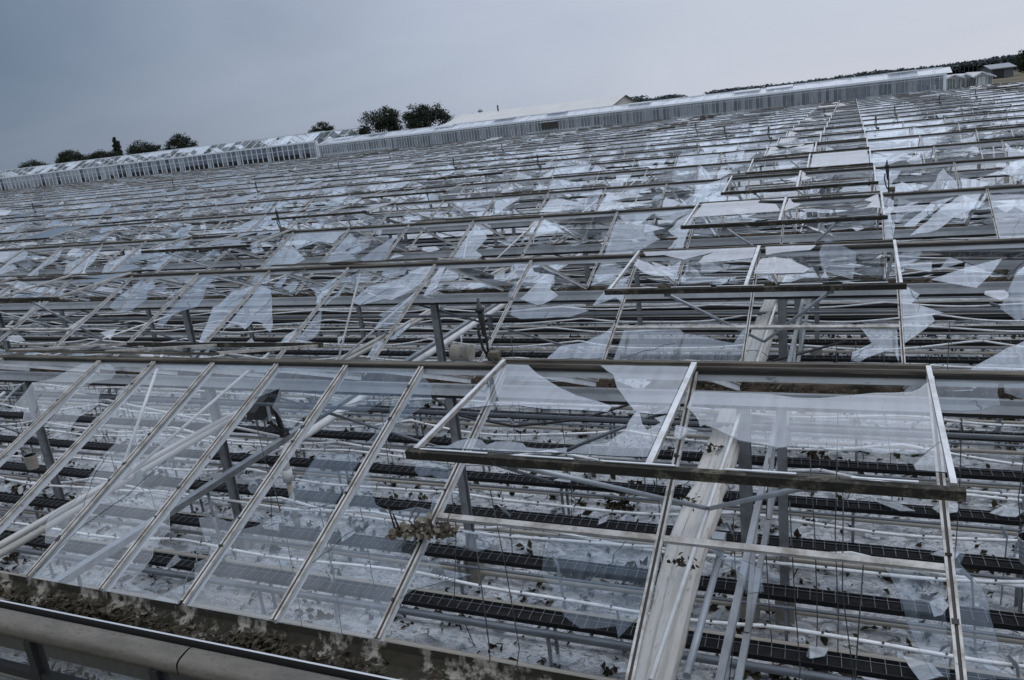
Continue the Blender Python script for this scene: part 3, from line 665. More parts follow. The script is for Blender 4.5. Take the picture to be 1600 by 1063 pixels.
# black broken gear housing on the beam
gb = thing('vent_gearbox', 'broken black gear housing with stub legs, perched on the dark beam', 'gearbox', (.8, 2.5, -1.98))
m = MB()
prof = [(-.34, .48), (-.30, .56), (-.16, .63), (.02, .68), (.20, .76), (.24, .72), (.22, .60), (.14, .50), (.0, .44), (-.2, .42)]
for x in (-.06, .06): m.face([(x, a, b) for a, b in (prof if x > 0 else prof[::-1])], 'black_plastic')
for i in range(len(prof)):
    a, b = prof[i], prof[(i + 1) % len(prof)]
    m.face([(-.06, *a), (-.06, *b), (.06, *b), (.06, *a)], 'black_plastic')
m.build('housing', gb)
for a, b in (((0, -.02, .47), (0, -.02, .30)), ((0, .13, .5), (0, .17, .06))):
    m = MB(); m.beam(a, b, .05, .05, 'black_plastic', (1, 0, 0)); m.build('leg', gb)
m = MB(); m.tube([(0, -.02, .32), (0, .06, .22), (0, .17, .09), (0, .2, .03)], .024, 'black_plastic', 8); m.build('arm', gb)
m = MB(); m.tube([(-.04, .2, .03), (.04, .2, .03)], .06, 'black_plastic', 12); m.build('hub', gb)
m = MB(); m.box(-.066, .066, -.1, -.04, .36, .6, 'galv'); m.build('bracket', gb)
# folded screen cloth on the girder
sb = thing('screen_bundle', 'long bundle of folded dirty white screen cloth hanging across the spans at right', 'screen cloth', (6.50, 0, -1.35))
m = MB(); rr = random.Random(3); ny = 190; na = 48
ph = [rr.uniform(0, 6.28) for _ in range(6)]
for j in range(ny):
    y = -2.0 + j * .076
    wob = .035 * math.sin(y * 1.9) - .02 * abs(math.sin(y * 1.37)) + .012 * math.sin(y * 5.3)
    tie = 1 - .12 * math.exp(-(((y - .9 + 1.65) % 3.3 - 1.65) / .16) ** 2)
    for q in range(na):
        a = 2 * PI * q / na
        k = 1 + .10 * math.sin(5 * a + ph[0] + .5 * math.sin(y * .9)) + .07 * math.sin(9 * a + ph[1] + .8 * math.sin(y * .6 + 1)) + .045 * math.sin(14 * a + ph[2] + y * .35)
        k += .03 * math.sin(y * 7 + 3 * a + ph[3]) * math.sin(y * 1.7) + .02 * math.sin(y * 13 + 7 * a) + rr.uniform(-.012, .012)
        k *= tie * (1 - .17 * max(0, -y))
        m.v.append((.03 * max(0, -y) + math.cos(a) * .125 * k + wob * .4, y, math.sin(a) * .115 * k + wob - .10 * max(0, -y) - (.03 * abs(math.sin(y * 1.2)) if math.sin(a) < 0 else 0)))
ks = m.mi('screen')
for j in range(ny - 1):
    for q in range(na):
        m.f.append((j * na + q, j * na + (q + 1) % na, (j + 1) * na + (q + 1) % na, (j + 1) * na + q)); m.m.append(ks); m.sm.append(True)
m.f.append(tuple(range(na))[::-1]); m.m.append(ks); m.sm.append(False)
m.build('cloth', sb)
for k in range(3):
    y = .9 + k * 3.3
    m = MB(); m.tube([(.19 * math.cos(a), y + .02 * math.sin(a * 2), .15 * math.sin(a)) for a in [2 * PI * q / 14 for q in range(15)]], .004, 'wire_dark', 5, False); m.build('strap', sb)
m = MB(); m.tube([(.20, -1.1, -.10), (.20, .2, -.10)], .024, 'galv', 10); m.box(.16, .24, .13, .23, -.04, .06, 'galv'); m.box(.18, .22, .14, .22, -.17, -.04, 'galv_dark'); m.build('tube_holder', sb)

r = random.Random(31)
for (x, y) in ((6.47, 1.45), (6.55, -.35), (6.42, .5)):
    m = MB(); s0 = .05
    for q in range(26): leaf_quad(m, (r.gauss(0, s0), r.gauss(0, s0), abs(r.gauss(0, s0 * .5))), r.uniform(.012, .035), r, 'dead_leaf', .9)
    o = m.build('dead_plant', None, (x, y, -1.22)); tag(o, 'dark leaf tuft lying on the folded white screen bundle', 'plant', 'leaf tufts on the screen bundle')
# ------------------------------------------------------------------ growing troughs, hoses and pipe rails
TY = [.88, 1.73, 2.6, 3.5, 4.5, 5.6, 6.6, 7.6, 8.6, 9.53, 10.35, 11.14] + [12.05 + .92 * k for k in range(14)]
def xspan(y): return -8 - 1.55 * (y + 2), 17.0 + .32 * y
def trough_label(k):
    if k < 12: return f'black mesh-topped growing trough, {ORD[k]} row back from the front gutter'
    return 'black growing trough in the far rows, mostly hidden below the broken roof'
for k, y in enumerate(TY):
    a, b = xspan(y)
    t = thing('growing_trough', trough_label(k), 'trough', (0, y, -2.72), 'black growing troughs in rows across the floor')
    m = MB()
    m.profile([(-.092, .014), (-.083, .018), (-.074, -.024), (-.054, -.010), (-.027, .003), (0, .006), (.027, .003), (.054, -.010), (.074, -.024), (.083, .018), (.092, .014), (.075, -.045), (-.075, -.045), (-.092, .014)], a, b, ['trough', 'trough'] + ['substrate'] * 6 + ['trough'] * 5)
    m.build('channel', t)
    m = MB(); pr_ = .034 if k == 0 else .016; m.tube([(a, -.14, -.065), (a + (b - a) * .3, -.145, -.075), (a + (b - a) * .7, -.138, -.06), (b, -.14, -.07)], pr_, 'steel_pipe', 8); m.build('pipe', t)
    if k < 10:
        m = MB(); x = a if a > -14 else -14
        while x < b:
            sk = .004
            m.beam((x + sk, -.088, .020), (x - sk, .088, .022), .0035, .003, 'wire')
            x += .105 if y < 5 else .14
        m.beam((max(a, -14), -.02, .036), (b, .02, .036), .0035, .003, 'wire')
        m.build('wire_mesh', t)
    x = a + 1.0
    while x < b and k < 8:
        if x > -12:
            m = MB(); m.box(x - .015, x + .015, -.10, -.08, -G + 2.72, -.048, 'galv_dark'); m.box(x - .015, x + .015, .08, .10, -G + 2.72, -.048, 'galv_dark'); m.box(x - .016, x + .016, -.105, .105, -.060, -.0475, 'galv_dark'); m.build('support', t)
        x += 3.3
for k, y in enumerate(TY[:22]):
    a, b = xspan(y); r = random.Random(k + 40)
    for q in range(2 if k in (1, 3, 6) else 1):
        yy = y + (.17 if q == 0 else .46) + r.uniform(-.04, .04)
        lab = f'white drip hose sagging {("behind", "well behind")[q]} the {ORD[k]} trough row from the front' if k < 8 else 'white drip hose sagging along the far trough rows'
        h = tag(bpy.data.objects.new('drip_hose', None), lab, 'hose', 'white drip hoses along the troughs'); C.objects.link(h); h.location = (0, yy, -2.62)
        m = MB(); pts = []; dr = MB()
        per = 3.28; ph = r.uniform(0, per); A = r.uniform(.06, .17) * (1 if q == 0 else 1.3); base = r.uniform(-.05, .1) + (.0 if q == 0 else -.1)
        x = a
        while x < b:
            u = ((x + ph) / per) % 1.0
            z = base + A * (1 - 4 * u * (1 - u)) + .015 * math.sin(x * 2.7 + k)
            pts.append((x, .05 * math.sin(x * .7 + k + q), z)); x += .22
        m.tube(pts, .017, 'hose', 6); m.build('hose', h)
        if k < 9:
            for p in pts[::2]:
                if p[0] > -10: dr.tube([(p[0], p[1], p[2] - .024), (p[0] + .012, p[1] - .004, p[2] + .024)], .011, 'dripper', 5)
            dr.build('dripper_row', h, None)
for k, y in enumerate(TY[:24]):
    a, b = xspan(y); r = random.Random(k + 70)
    lab = f'two beige heating pipes on the floor in front of the {ORD[k]} trough row' if k < 10 else 'two beige heating pipes on the floor between far trough rows'
    t = thing('heating_pipe', lab, 'pipe', (0, y - .42, -G + .09), 'beige heating pipes on the floor between the rows')
    for q, dy in enumerate((-.16, .2)):
        m = MB(); pts = []; x = a
        while x < b: pts.append((x, dy + .012 * math.sin(x * .9 + q + k), .012 * math.sin(x * .6 + k) + q * .015)); x += 1.1
        m.tube(pts, .028, 'rail_pipe', 8); m.build('pipe', t)
t = thing('heating_pipe', 'single wavy white pipe lying on the floor just inside the front gutter', 'pipe', (0, -1.35, -G + .06))
m = MB(); m.tube([(x * .3, .05 * math.sin(x * .45) + .03 * math.sin(x * 1.3), .02 + .02 * math.sin(x * .7)) for x in range(-30, 44)], .024, 'white_pipe', 8); m.build('pipe', t)
t = thing('heating_pipe', 'two beige pipes on the floor nearest to the front gutter', 'pipe', (0, -.55, -G + .09))
for q, dy in enumerate((-.2, .18)):
    m = MB(); m.tube([(x * 1.0, dy + .015 * math.sin(x + q), .01 * math.sin(x * .6)) for x in range(-10, 14)], .028, ('rail_pipe', 'white_pipe')[q], 8); m.build('pipe', t)

for i, (pts, lab) in enumerate((([(2.6, 3.3, -1.5), (3.2, 3.1, -1.72), (3.9, 3.05, -1.8), (4.7, 3.15, -1.72), (5.3, 3.3, -1.55)], 'black hose sagging under the narrow panes left of the nearest vent'), ([(5.7, 4.6, -1.75), (6.2, 4.7, -1.62), (6.8, 4.9, -1.52), (7.5, 5.3, -1.42)], 'black hose slanting up under the second vent of the right column'))):
    c0 = Vector(pts[0]); m = MB(); m.tube([Vector(p) - c0 for p in pts], .016, 'black_plastic', 8)
    o = m.build('black_hose', None, c0); tag(o, lab, 'hose')
# thin support wires, stakes
wires = []
for (x, y) in [(6.95, 1.2), (7.25, 1.3), (7.45, 1.35), (7.15, .5), (6.8, .2), (7.5, .6), (7.62, -.2), (8.4, 2.2), (9.0, .4), (8.9, 2.3), (5.2, -.6), (4.9, .3), (4.2, .9), (3.6, -.2), (3.2, .8), (2.6, .4), (5.6, 2.7), (4.4, 3.2), (6.1, 3.9), (7.4, 4.2), (7.6, 4.4), (7.9, 4.6), (3.3, 4.6), (2.2, 2.9), (1.6, 1.4), (-.8, 1.8), (-2.2, 2.4), (-3.4, 3.4), (8.6, 5.2), (9.6, 4.4), (5.2, 5.4), (4.0, 6.2), (2.0, 6.6), (-.6, 5.2), (-3.2, 6.0), (10.4, 6.4)]:
    r = random.Random(int(x * 100 + y * 10))
    m = MB(); m.tube([(0, 0, -1.15), (r.uniform(-.05, .05), r.uniform(-.05, .05), -1.9), (r.uniform(-.1, .1), r.uniform(-.08, .08), -2.6), (r.uniform(-.12, .12), 0, -G + .02)], .0045, 'wire_dark', 5)
    o = m.build('hanging_wire', None, (x, y, 0)); tag(o, 'thin dark wire hanging straight down to the littered floor', 'wire', 'dark wires hanging to the floor'); wires.append(o)
for i, (x, y, hgt) in enumerate([(5.62, 1.15, .5), (5.95, 1.35, .55), (5.0, -.95, .45), (3.05, .1, .4), (2.6, .9, .5), (2.0, 1.7, .5), (4.9, 1.6, .6), (8.3, 1.5, .7), (8.55, 1.9, .8), (8.75, 1.0, .6), (8.85, 2.7, .7), (5.6, 2.9, .6), (6.4, 2.7, .5), (1.1, .3, .5), (3.9, 2.6, .5), (4.4, 4.0, .7), (5.1, 4.3, .7), (8.4, 4.9, .7), (8.9, 6.2, .8), (9.3, 6.3, .8), (9.1, 3.6, .6), (3.0, 5.0, .6), (1.4, 4.2, .6), (6.0, 6.8, .8)]):
    r = random.Random(i)
    m = MB(); m.beam((0, 0, 0), (0, 0, hgt), .028, .012, 'galv'); m.beam((0, 0, hgt - .005), (-.07 + r.uniform(-.03, .05), .0, hgt + .10), .028, .012, 'galv', (0, 1, 0))
    o = m.build('bent_stake', None, (x, y, -G)); o.rotation_euler = (r.uniform(-.12, .12), r.uniform(-.15, .15), r.uniform(-.4, .4))
    tag(o, 'short grey steel stake with a bent tip standing between the troughs', 'stake', 'bent steel stakes between the rows')

# ------------------------------------------------------------------ single small things
def roof_sprinkler(x, n, label, tilt=0.0):
    t = thing('roof_sprinkler', label, 'sprinkler', (x, n * W + .02, .03), 'black roof sprinklers on the ridges'); t.rotation_euler = (0, tilt, 0)
    m = MB(); m.tube([(0, 0, 0), (0, 0, .17), (-.012, 0, .19), (-.016, 0, .26), (-.022, 0, .34), (-.024, 0, .36)], .02, 'black_plastic', 8, True, [.010, .009, .016, .020, .026, .018]); m.build('stem', t)
    m = MB(); m.tube([(-.024, 0, .36), (-.026, 0, .385), (-.027, 0, .40), (-.028, 0, .46)], .03, 'black_plastic', 8, True, [.033, .035, .018, .007]); m.build('nozzle', t)
    m = MB(); m.tube([(-.05, 0, .27), (-.058, 0, .2), (-.035, 0, .09), (-.01, 0, .04)], .01, 'black_plastic', 6); m.build('lever', t)
    m = MB(); m.tube([(0.0, -.01, .05), (.06, -.03, .0), (.05, -.08, -.12), (-.02, -.1, -.2), (-.1, -.12, -.16)], .012, 'black_plastic', 6); m.build('supply_hose', t)
    m = MB(); m.box(.012, .085, -.03, .03, .005, .07, 'ridge_top'); m.build('clamp', t)
    return t
roof_sprinkler(5.17, 0, 'large black sprinkler on the nearest ridge, left of the nearest open vent')
roof_sprinkler(8.05, 2, 'black sprinkler with curved hose on the third ridge, right of the vent column')
roof_sprinkler(-3.0, 2, 'black sprinkler on the third ridge at left, beside a tilted white pane')
for x, n in ((-26.3, 5), (-13.6, 5), (-7.0, 6), (5.0, 6), (-1.9, 5), (3.0, 7), (-18, 8), (9.2, 8), (11.5, 10), (8.3, 6), (13.5, 11), (-30, 8), (-10, 9), (0.5, 9), (6.3, 10), (-22, 11), (14, 8)):
    roof_sprinkler(x, n, 'small black sprinkler standing on a far ridge of the shattered roof')

rl = thing('cable_reel', 'cream plastic reel with a handle hanging beside a grey post at left centre', 'reel', (1.68, 6.2, -1.92))
m = MB(); m.tube([(-.17, 0, 0), (-.15, 0, 0), (-.15, 0, 0), (.15, 0, 0), (.15, 0, 0), (.17, 0, 0)], .14, 'cream', 20, True, [.145, .145, .135, .135, .14, .14]); m.build('drum', rl)
m = MB(); m.tube([(-.174, 0, 0), (-.168, 0, 0)], .02, 'dripper', 8); m.tube([(.04, -.136, -.02), (.04, -.128, -.02)], .015, 'dripper', 8); m.build('hub', rl)
m = MB(); m.tube([(.04, -.1, .1), (.03, -.02, .22), (.02, 0, .3)], .012, 'hose', 6); m.build('handle', rl)
def bucket(x, y, z, label, key, s=1.0):
    t = thing('bucket', label, 'bucket', (x, y, z))
    m = MB(); n = 20; rad = [(.0, -.16), (.10, -.16), (.105, -.10), (.112, -.04), (.118, .03), (.124, .10), (.132, .10), (.132, .12), (.118, .12), (.10, -.145), (0, -.145)]
    rad = [(a * s, b * s) for a, b in rad]
    for q in range(n):
        for j in range(len(rad) - 1):
            p = []
            for jj, qq in ((j, q), (j, q + 1), (j + 1, q + 1), (j + 1, q)):
                a = 2 * PI * qq / n; p.append((rad[jj][0] * math.cos(a), rad[jj][0] * math.sin(a), rad[jj][1]))
            m.face(p, key if j < 8 else 'substrate', True)
    m.build('body', t)
    for zz in (-.06, 0, .05):
        m = MB(); m.tube([((.119 + zz * .1) * s * math.cos(2 * PI * q / 20), (.119 + zz * .1) * s * math.sin(2 * PI * q / 20), zz * s) for q in range(21)], .005, key, 5, False); m.build('rib', t)
    m = MB(); m.tube([(-.13 * s, 0, .11 * s), (-.09 * s, 0, .25 * s), (0, 0, .33 * s), (.09 * s, 0, .25 * s), (.13 * s, 0, .11 * s)], .005, 'wire', 5); m.build('handle', t)
    m = MB(); m.tube([(0, 0, .33 * s), (0, 0, -1.2 - z)], .004, 'wire_dark', 5); m.build('hanger_wire', t)
bucket(9.0, 2.4, -2.42, 'pale grey ribbed bucket hanging on a wire at the far right', 'galv', .85)
bucket(-3.78, 2.35, -2.45, 'cream pot hanging above the troughs at the far left', 'cream', .75)

# dried plant caught on a glazing bar
dpz = thing('dried_plant', 'dried brown plant clump caught on a glazing bar below the nearest vent', 'plant', P(0, -1, 5.33, .70, .05))
r = random.Random(9); m = MB()
for q in range(420):
    a = r.uniform(-1, 1); cx = a * .16 + r.gauss(0, .025); cy = a * .03 + r.gauss(0, .03); cz = .012 + abs(r.gauss(0, .035)) * (1.2 - abs(a))
    s = r.uniform(.008, .03); d = Vector((r.gauss(0, 1), r.gauss(0, 1), r.gauss(0, 1))).normalized(); e = d.orthogonal().normalized()
    c = Vector((cx, cy, cz)); m.face([c + d * s, c + e * s * .7, c - d * s, c - e * s * .6 + Vector((0, 0, s * .4))], 'dried' if r.random() < .7 else 'twig')
m.build('leaf_clump', dpz)
for q in range(5):
    x = r.uniform(-.2, .2)
    m = MB(); m.tube([(x, 0, .02), (x + r.uniform(-.06, .02), r.uniform(-.03, .05), .1), (x + r.uniform(-.14, 0), r.uniform(-.03, .1), r.uniform(.08, .17))], .005, 'twig', 5, True, [.007, .005, .003]); m.build('twig', dpz)

# leaf debris lying in the front gutter
m = MB(); r = random.Random(12)
for q in range(1500):
    x = r.choice((r.uniform(-2, 3.6), r.gauss(3.3, .5), r.uniform(3, 5.4), r.gauss(4.6, .12), r.uniform(-6, 9)))
    y = -2.09 + r.gauss(0, .035); z = -H - .075 + abs(r.gauss(0, .03)) * (1.4 if x < 3.9 else .7)
    leaf_quad(m, (x, y, z), r.uniform(.012, .032), r, 'dead_leaf')
o = m.build('leaf_debris'); tag(o, 'dark rotting leaves heaped in the front gutter', 'leaves', None, 'stuff')
# dead leaves on the other gutters
m = MB()
for q in range(2600):
    n = r.choice((1, 1, 1, 2, 2, 3)); a, b = -6 - 5 * n, 12
    x = a + (b - a) * r.random() ** .8
    leaf_quad(m, (x, n * W - 2 + r.gauss(0, .06), -H - .05 + abs(r.gauss(0, .035))), r.uniform(.012, .035), r, 'dead_leaf')
o = m.build('gutter_leaves'); tag(o, 'dark dead leaves caught in the roof gutters between spans', 'leaves', None, 'stuff')
# leaves, crumbs and broken glass over the floor
m = MB()
for q in range(11000):
    y = -1.7 + 15 * r.random() ** 1.3; a, b = xspan(y)
    x = max(a, -18) + (b - max(a, -18)) * r.random()
    if r.random() < .5: x += r.gauss(0, .06); 
    s0 = r.choice((r.uniform(.014, .04), r.uniform(.02, .06), r.uniform(.03, .075))) * (1 + .03 * y)
    for _ in range(r.choice((1, 1, 2, 4))): leaf_quad(m, (x + r.gauss(0, s0), y + r.gauss(0, s0), -G + .012 + abs(r.gauss(0, s0 * .3))), s0, r, 'dead_leaf', .8)
o = m.build('leaf_litter'); tag(o, 'dead leaves and crumbs scattered over the pale floor sheet', 'leaves', None, 'stuff')
m = MB()
for q in range(7000):
    y = -1.8 + 14 * r.random() ** 1.3; a, b = xspan(y)
    x = max(a, -16) + (b - max(a, -16)) * r.random(); s = r.uniform(.02, .11); z = -G + .012 + r.uniform(0, .02)
    k = r.randint(3, 5); a0 = r.uniform(0, 6.28); tx, ty = r.gauss(0, .12), r.gauss(0, .12)
    pts = []
    for i in range(k):
        rr_ = s * r.uniform(.5, 1.2); aa = a0 + i * 2 * PI / k + r.uniform(-.3, .3); dx, dy = rr_ * math.cos(aa), rr_ * math.sin(aa)
        pts.append((x + dx, y + dy, z + .012 + dx * tx + dy * ty))
    m.face(pts, r.choice(('glass', 'pale_shard', 'pale_shard')))
o = m.build('glass_litter'); tag(o, 'splinters of broken glass scattered over the floor', 'broken glass', None, 'stuff')
# larger shards lying on troughs
for i, (x, k, sx) in enumerate([(7.95, 3, .22), (8.45, 3, .2), (8.25, 1, .13), (8.05, 0, .17), (5.05, 2, .12), (8.95, 3, .2), (2.3, 1, .16), (1.2, 1, .18), (8.35, 2, .15), (4.3, 3, .14), (7.3, 0, .13), (6.0, 4, .18)]):
    r2 = random.Random(i + 3); m = MB(); pts = []
    for q in range(5):
        a = q * 2 * PI / 5 + r2.uniform(-.4, .4); rr_ = sx * r2.uniform(.6, 1.2); pts.append((rr_ * math.cos(a), rr_ * .6 * math.sin(a), .02 * math.sin(a * 2)))
    solid_poly(m, pts, (0, 0, 1)); m.mats = ['pale_shard' if q == 'glass' else q for q in m.mats]
    o = m.build('glass_shard', None, (x, TY[k] - .02, -2.66)); o.rotation_euler = (r2.uniform(-.15, .15), r2.uniform(-.1, .1), r2.uniform(0, 3))
    tag(o, 'pale glass shard lying on the mesh of a black trough', 'glass shard', 'glass shards lying on the troughs')
# dead plant clumps on the floor
for i in range(64):
    r2 = random.Random(i + 60); y = -1.4 + 9 * r2.random(); x = r2.uniform(3.5, 10.5) if i % 3 else r2.uniform(-4, 4)
    k = min(range(len(TY)), key=lambda q: abs(TY[q] - y))
    if abs(TY[k] - y) < .2: y += .3
    m = MB(); s0 = r2.uniform(.04, .16)
    for q in range(44): leaf_quad(m, (max(-s0, min(s0, r2.gauss(0, s0 * .5))), max(-s0, min(s0, r2.gauss(0, s0 * .5))), abs(r2.gauss(0, s0 * .4)) + .01), r2.uniform(.3, .7) * s0 * .7, r2, 'dead_leaf', .9)
    o = m.build('dead_plant', None, (x, y, -G + .005)); tag(o, 'small dark clump of dead strawberry-like plant lying on the pale floor', 'plant', 'dead plant clumps on the floor')

# ------------------------------------------------------------------ the far greenhouses
YF = 76.0
def far_house(name, label, xa, xb, ze, zr, damaged):
    t = thing(name, label, 'greenhouse', ((xa + xb) / 2, YF, -G)); ox = (xa + xb) / 2
    loc = lambda m: [(x - ox, y - YF, z + G) for x, y, z in m.v]
    def put(m, nm, kind=None, parent=None):
        m.v = loc(m); o = m.build(nm, parent or t)
        if kind: o['kind'] = kind
        return o
    rr = random.Random(int(-xa))
    m = MB(); m.box(xa, xb, YF - .12, YF + .12, ze - .12, ze + .06, 'white_frame'); put(m, 'eave_gutter')
    m = MB(); m.box(xa, xb, YF - .04, YF + .04, ze - (.75 if damaged else .3), ze - (.70 if damaged else .26), 'white_frame'); put(m, 'wall_rail')
    for x in (xa, xb):
        m = MB(); m.box(x - .12, x + .12, YF - .13, YF + .13, -G, ze + .05, 'white_frame'); put(m, 'corner_post')
    step = .80 if damaged else .34; n = int((xb - xa - .2) / step) + 1; bars = MB()
    for i in range(n):
        x = xa + .2 + i * step
        if damaged and i % 6 == 0: bars.box(x - .13, x + .13, YF + .25, YF + .45, -G, ze, 'grey_frame')
        bars.box(x - (.03 if damaged else .012), x + (.03 if damaged else .012), YF - .07, YF + .03, -G, ze - .12, 'white_frame')
    put(bars, 'wall_bar', 'stuff')
    pane = MB()
    for i in range(n):
        x = xa + .2 + i * step
        if x + step > xb: continue
        if damaged:
            q = rr.random()
            lim = .8 if x < -85 else .18
            if q > lim: continue
            lo = ze - rr.uniform(1.4, 2.8)
            pane.face([(x + .04, YF, lo + rr.uniform(-.3, .3)), (x + step - .04, YF, lo + rr.uniform(-.3, .3)), (x + step - .04, YF, ze - .13), (x + .04, YF, ze - .13)], 'house_glass')
        else:
            dy = rr.uniform(-.012, .012)
            pane.face([(x + .04, YF + dy, -G), (x + step - .04, YF - dy, -G), (x + step - .04, YF - dy, ze - .13), (x + .04, YF + dy, ze - .13)], rr.choice(('house_glass', 'house_glass', 'house_glass', 'streaked_glass', 'streaked_glass', 'clear_glass') ))
    put(pane, 'wall_pane', 'stuff')
    inn = MB()
    if damaged:
        inn.box(xa, xb, YF + 2.0, YF + 2.2, -G, ze - 1.9, 'screen_pale'); put(inn, 'inner_screen')
        inn = MB(); inn.box(xa, xb, YF + 9, YF + 9.3, -G, ze + .3, 'inside_grey'); put(inn, 'inner_wall'); inn = MB(); inn.box(xa, xb, YF + 3.5, YF + 3.7, -G, ze - 1.35, 'black_plastic'); put(inn, 'inner_band')
    else:
        x = xa
        while x < xb - 1:
            L = rr.uniform(5, 11); inn = MB(); e = min(x + L, xb - .3); zt = ze - rr.uniform(1.0, 1.5)
            inn.box(x + .1, e, YF + .5, YF + .6, -G, zt, 'screen_pale'); put(inn, 'inner_screen'); x = e + rr.uniform(0, .6)
        inn = MB(); inn.box(xa, xb, YF + 6, YF + 6.3, -G, ze - .1, 'inside_dark'); put(inn, 'inner_wall')
    if not damaged:
        ew = MB(); y = YF
        while y < YF + 8.2: ew.face([(xb, y + .03, -G), (xb, y + .65, -G), (xb, y + .65, ze - .05), (xb, y + .03, ze - .05)], rr.choice(('house_glass', 'streaked_glass'))); y += .68
        put(ew, 'end_wall_pane', 'stuff')
        ew = MB(); ew.box(xb - .7, xb - .6, YF + .6, YF + 8, -G, ze - .9, 'screen_pale'); put(ew, 'inner_screen')
        ew = MB(); ew.box(xb - .04, xb + .04, YF + .1, YF + 8.3, ze - .12, ze + .02, 'white_frame'); put(ew, 'end_rail')
    # roofs: spans one behind the other
    for s in range(3 if damaged else 2):
        y0 = YF + s * 4.2; ym = y0 + 2.1; y1 = y0 + 4.2
        rb = MB(); rb.box(xa, xb, ym - .06, ym + .06, zr - .03, zr + .08, 'white_frame'); put(rb, 'ridge')
        rf = MB(); bb = MB(); i = 0; x = xa
        while x < xb - .5:
            st = 1.33
            for (ya, za, yb, zb) in ((y0, ze, ym, zr), (y1, ze, ym, zr)):
                if rr.random() < (.52 if damaged else 1.0):
                    if damaged and rr.random() < .4:
                        f = rr.uniform(.3, .8); ya2, za2 = ya + (yb - ya) * f, za + (zb - za) * f
                        rf.face([(x + .03, ya2, za2), (x + st - .03, ya2 - .1, za2 + rr.uniform(-.1, .1)), (x + st - .03, yb, zb), (x + .03, yb, zb)], 'roof_glass')
                    else:
                        dz = rr.uniform(-.03, .03); rf.face([(x + .03, ya, za + .02 + dz), (x + st - .03, ya, za + .02 - dz), (x + st - .03, yb, zb + dz), (x + .03, yb, zb - dz)], 'roof_glass')
                bb.beam((x, ya, za + .03), (x, yb, zb + .03), .07, .06, 'white_frame')
            x += st
        put(rf, 'roof_glass', 'stuff'); put(bb, 'roof_bar', 'stuff')
        # vents standing up a little along the ridge
        if not damaged:
            x = xa + 1.5; vt = MB()
            while x < xb - 3:
                if rr.random() < .55:
                    a = rr.uniform(.10, .3)
                    vt.face([(x, ym, zr + .09), (x + 2.4, ym, zr + .09), (x + 2.4, ym - 1.0, zr - .25 + a), (x, ym - 1.0, zr - .25 + a)], 'roof_glass')
                    vt.beam((x, ym - 1.0, zr - .25 + a), (x + 2.4, ym - 1.0, zr - .25 + a), .06, .06, 'white_frame')
                x += rr.choice((3, 3, 4.5))
            if vt.v: put(vt, 'roof_vent', 'stuff')
    return t
far_house('ruined_greenhouse', 'far greenhouse at left with bare white wall bars and a half-glazed roof', -150, -51.1, 1.75, 2.75, True)
fh = far_house('long_greenhouse', 'long intact far greenhouse with pale screens behind a glazed white-framed wall', -50.9, 15.0, 1.28, 1.78, False)
m = MB(); m.box(-22.4 + 17.95, -20.6 + 17.95, -.16, -.09, G + .25, G + .95, 'hole'); m.box(-22.5 + 17.95, -20.5 + 17.95, -.18, -.165, G + .95, G + 1.03, 'white_frame'); m.build('louvre', fh)

# ------------------------------------------------------------------ the buildings on the skyline
def gable(name, label, cat, xa, xb, y0, y1, zb, ze, zr, ax, wall, roof, windows=0):
    """gabled block; ax = 'x' when the ridge runs along X"""
    t = thing(name, label, cat, ((xa + xb) / 2, (y0 + y1) / 2, zb)); ox, oy = (xa + xb) / 2, (y0 + y1) / 2
    q = lambda x, y, z: (x - ox, y - oy, z - zb)
    ym, xm = oy, ox; m = MB()
    if ax == 'x':
        for x, s in ((xa, 1), (xb, -1)):
            p = [q(x, y0, zb), q(x, y1, zb), q(x, y1, ze), q(x, ym, zr), q(x, y0, ze)]; m.face(p if s < 0 else p[::-1], wall)
        m.face([q(xa, y0, zb), q(xb, y0, zb), q(xb, y0, ze), q(xa, y0, ze)], wall); m.face([q(xb, y1, zb), q(xa, y1, zb), q(xa, y1, ze), q(xb, y1, ze)], wall)
    else:
        for y, s in ((y0, 1), (y1, -1)):
            p = [q(xa, y, zb), q(xb, y, zb), q(xb, y, ze), q(xm, y, zr), q(xa, y, ze)]; m.face(p if s > 0 else p[::-1], wall)
        m.face([q(xa, y1, zb), q(xa, y0, zb), q(xa, y0, ze), q(xa, y1, ze)], wall); m.face([q(xb, y0, zb), q(xb, y1, zb), q(xb, y1, ze), q(xb, y0, ze)], wall)
    m.build('wall', t)
    m = MB(); o = .4
    if ax == 'x':
        dz = (zr - ze) * o / (ym - y0)
        for ya, s in ((y0 - o, 1), (y1 + o, -1)):
            p = [q(xa - o, ya, ze - dz), q(xb + o, ya, ze - dz), q(xb + o, ym, zr + .05), q(xa - o, ym, zr + .05)]; m.face(p if s > 0 else p[::-1], roof)
            p = [q(xa - o, ya, ze - dz - .15), q(xb + o, ya, ze - dz - .15), q(xb + o, ya, ze - dz), q(xa - o, ya, ze - dz)]; m.face(p, roof)
    else:
        dz = (zr - ze) * o / (xm - xa)
        for xx, s in ((xa - o, 1), (xb + o, -1)):
            p = [q(xx, y1 + o, ze - dz), q(xx, y0 - o, ze - dz), q(xm, y0 - o, zr + .05), q(xm, y1 + o, zr + .05)]; m.face(p if s > 0 else p[::-1], roof)
            m.beam(q(xx, y0 - o, ze - dz - .05), q(xm, y0 - o, zr), .12, .16, roof)
    m.build('roof', t)
    return t, q
t, q = gable('warehouse', 'long low warehouse with a pale cream roof behind the far greenhouse', 'warehouse', -59, -28.4, 122, 146, -G, 1.5, 3.45, 'x', 'cream_wall', 'roof_cream')
m = MB(); m.box(-8.1, -7.9, -1, -.8, 6.2, 7.6, 'trunk'); m.build('vent_stack', t)
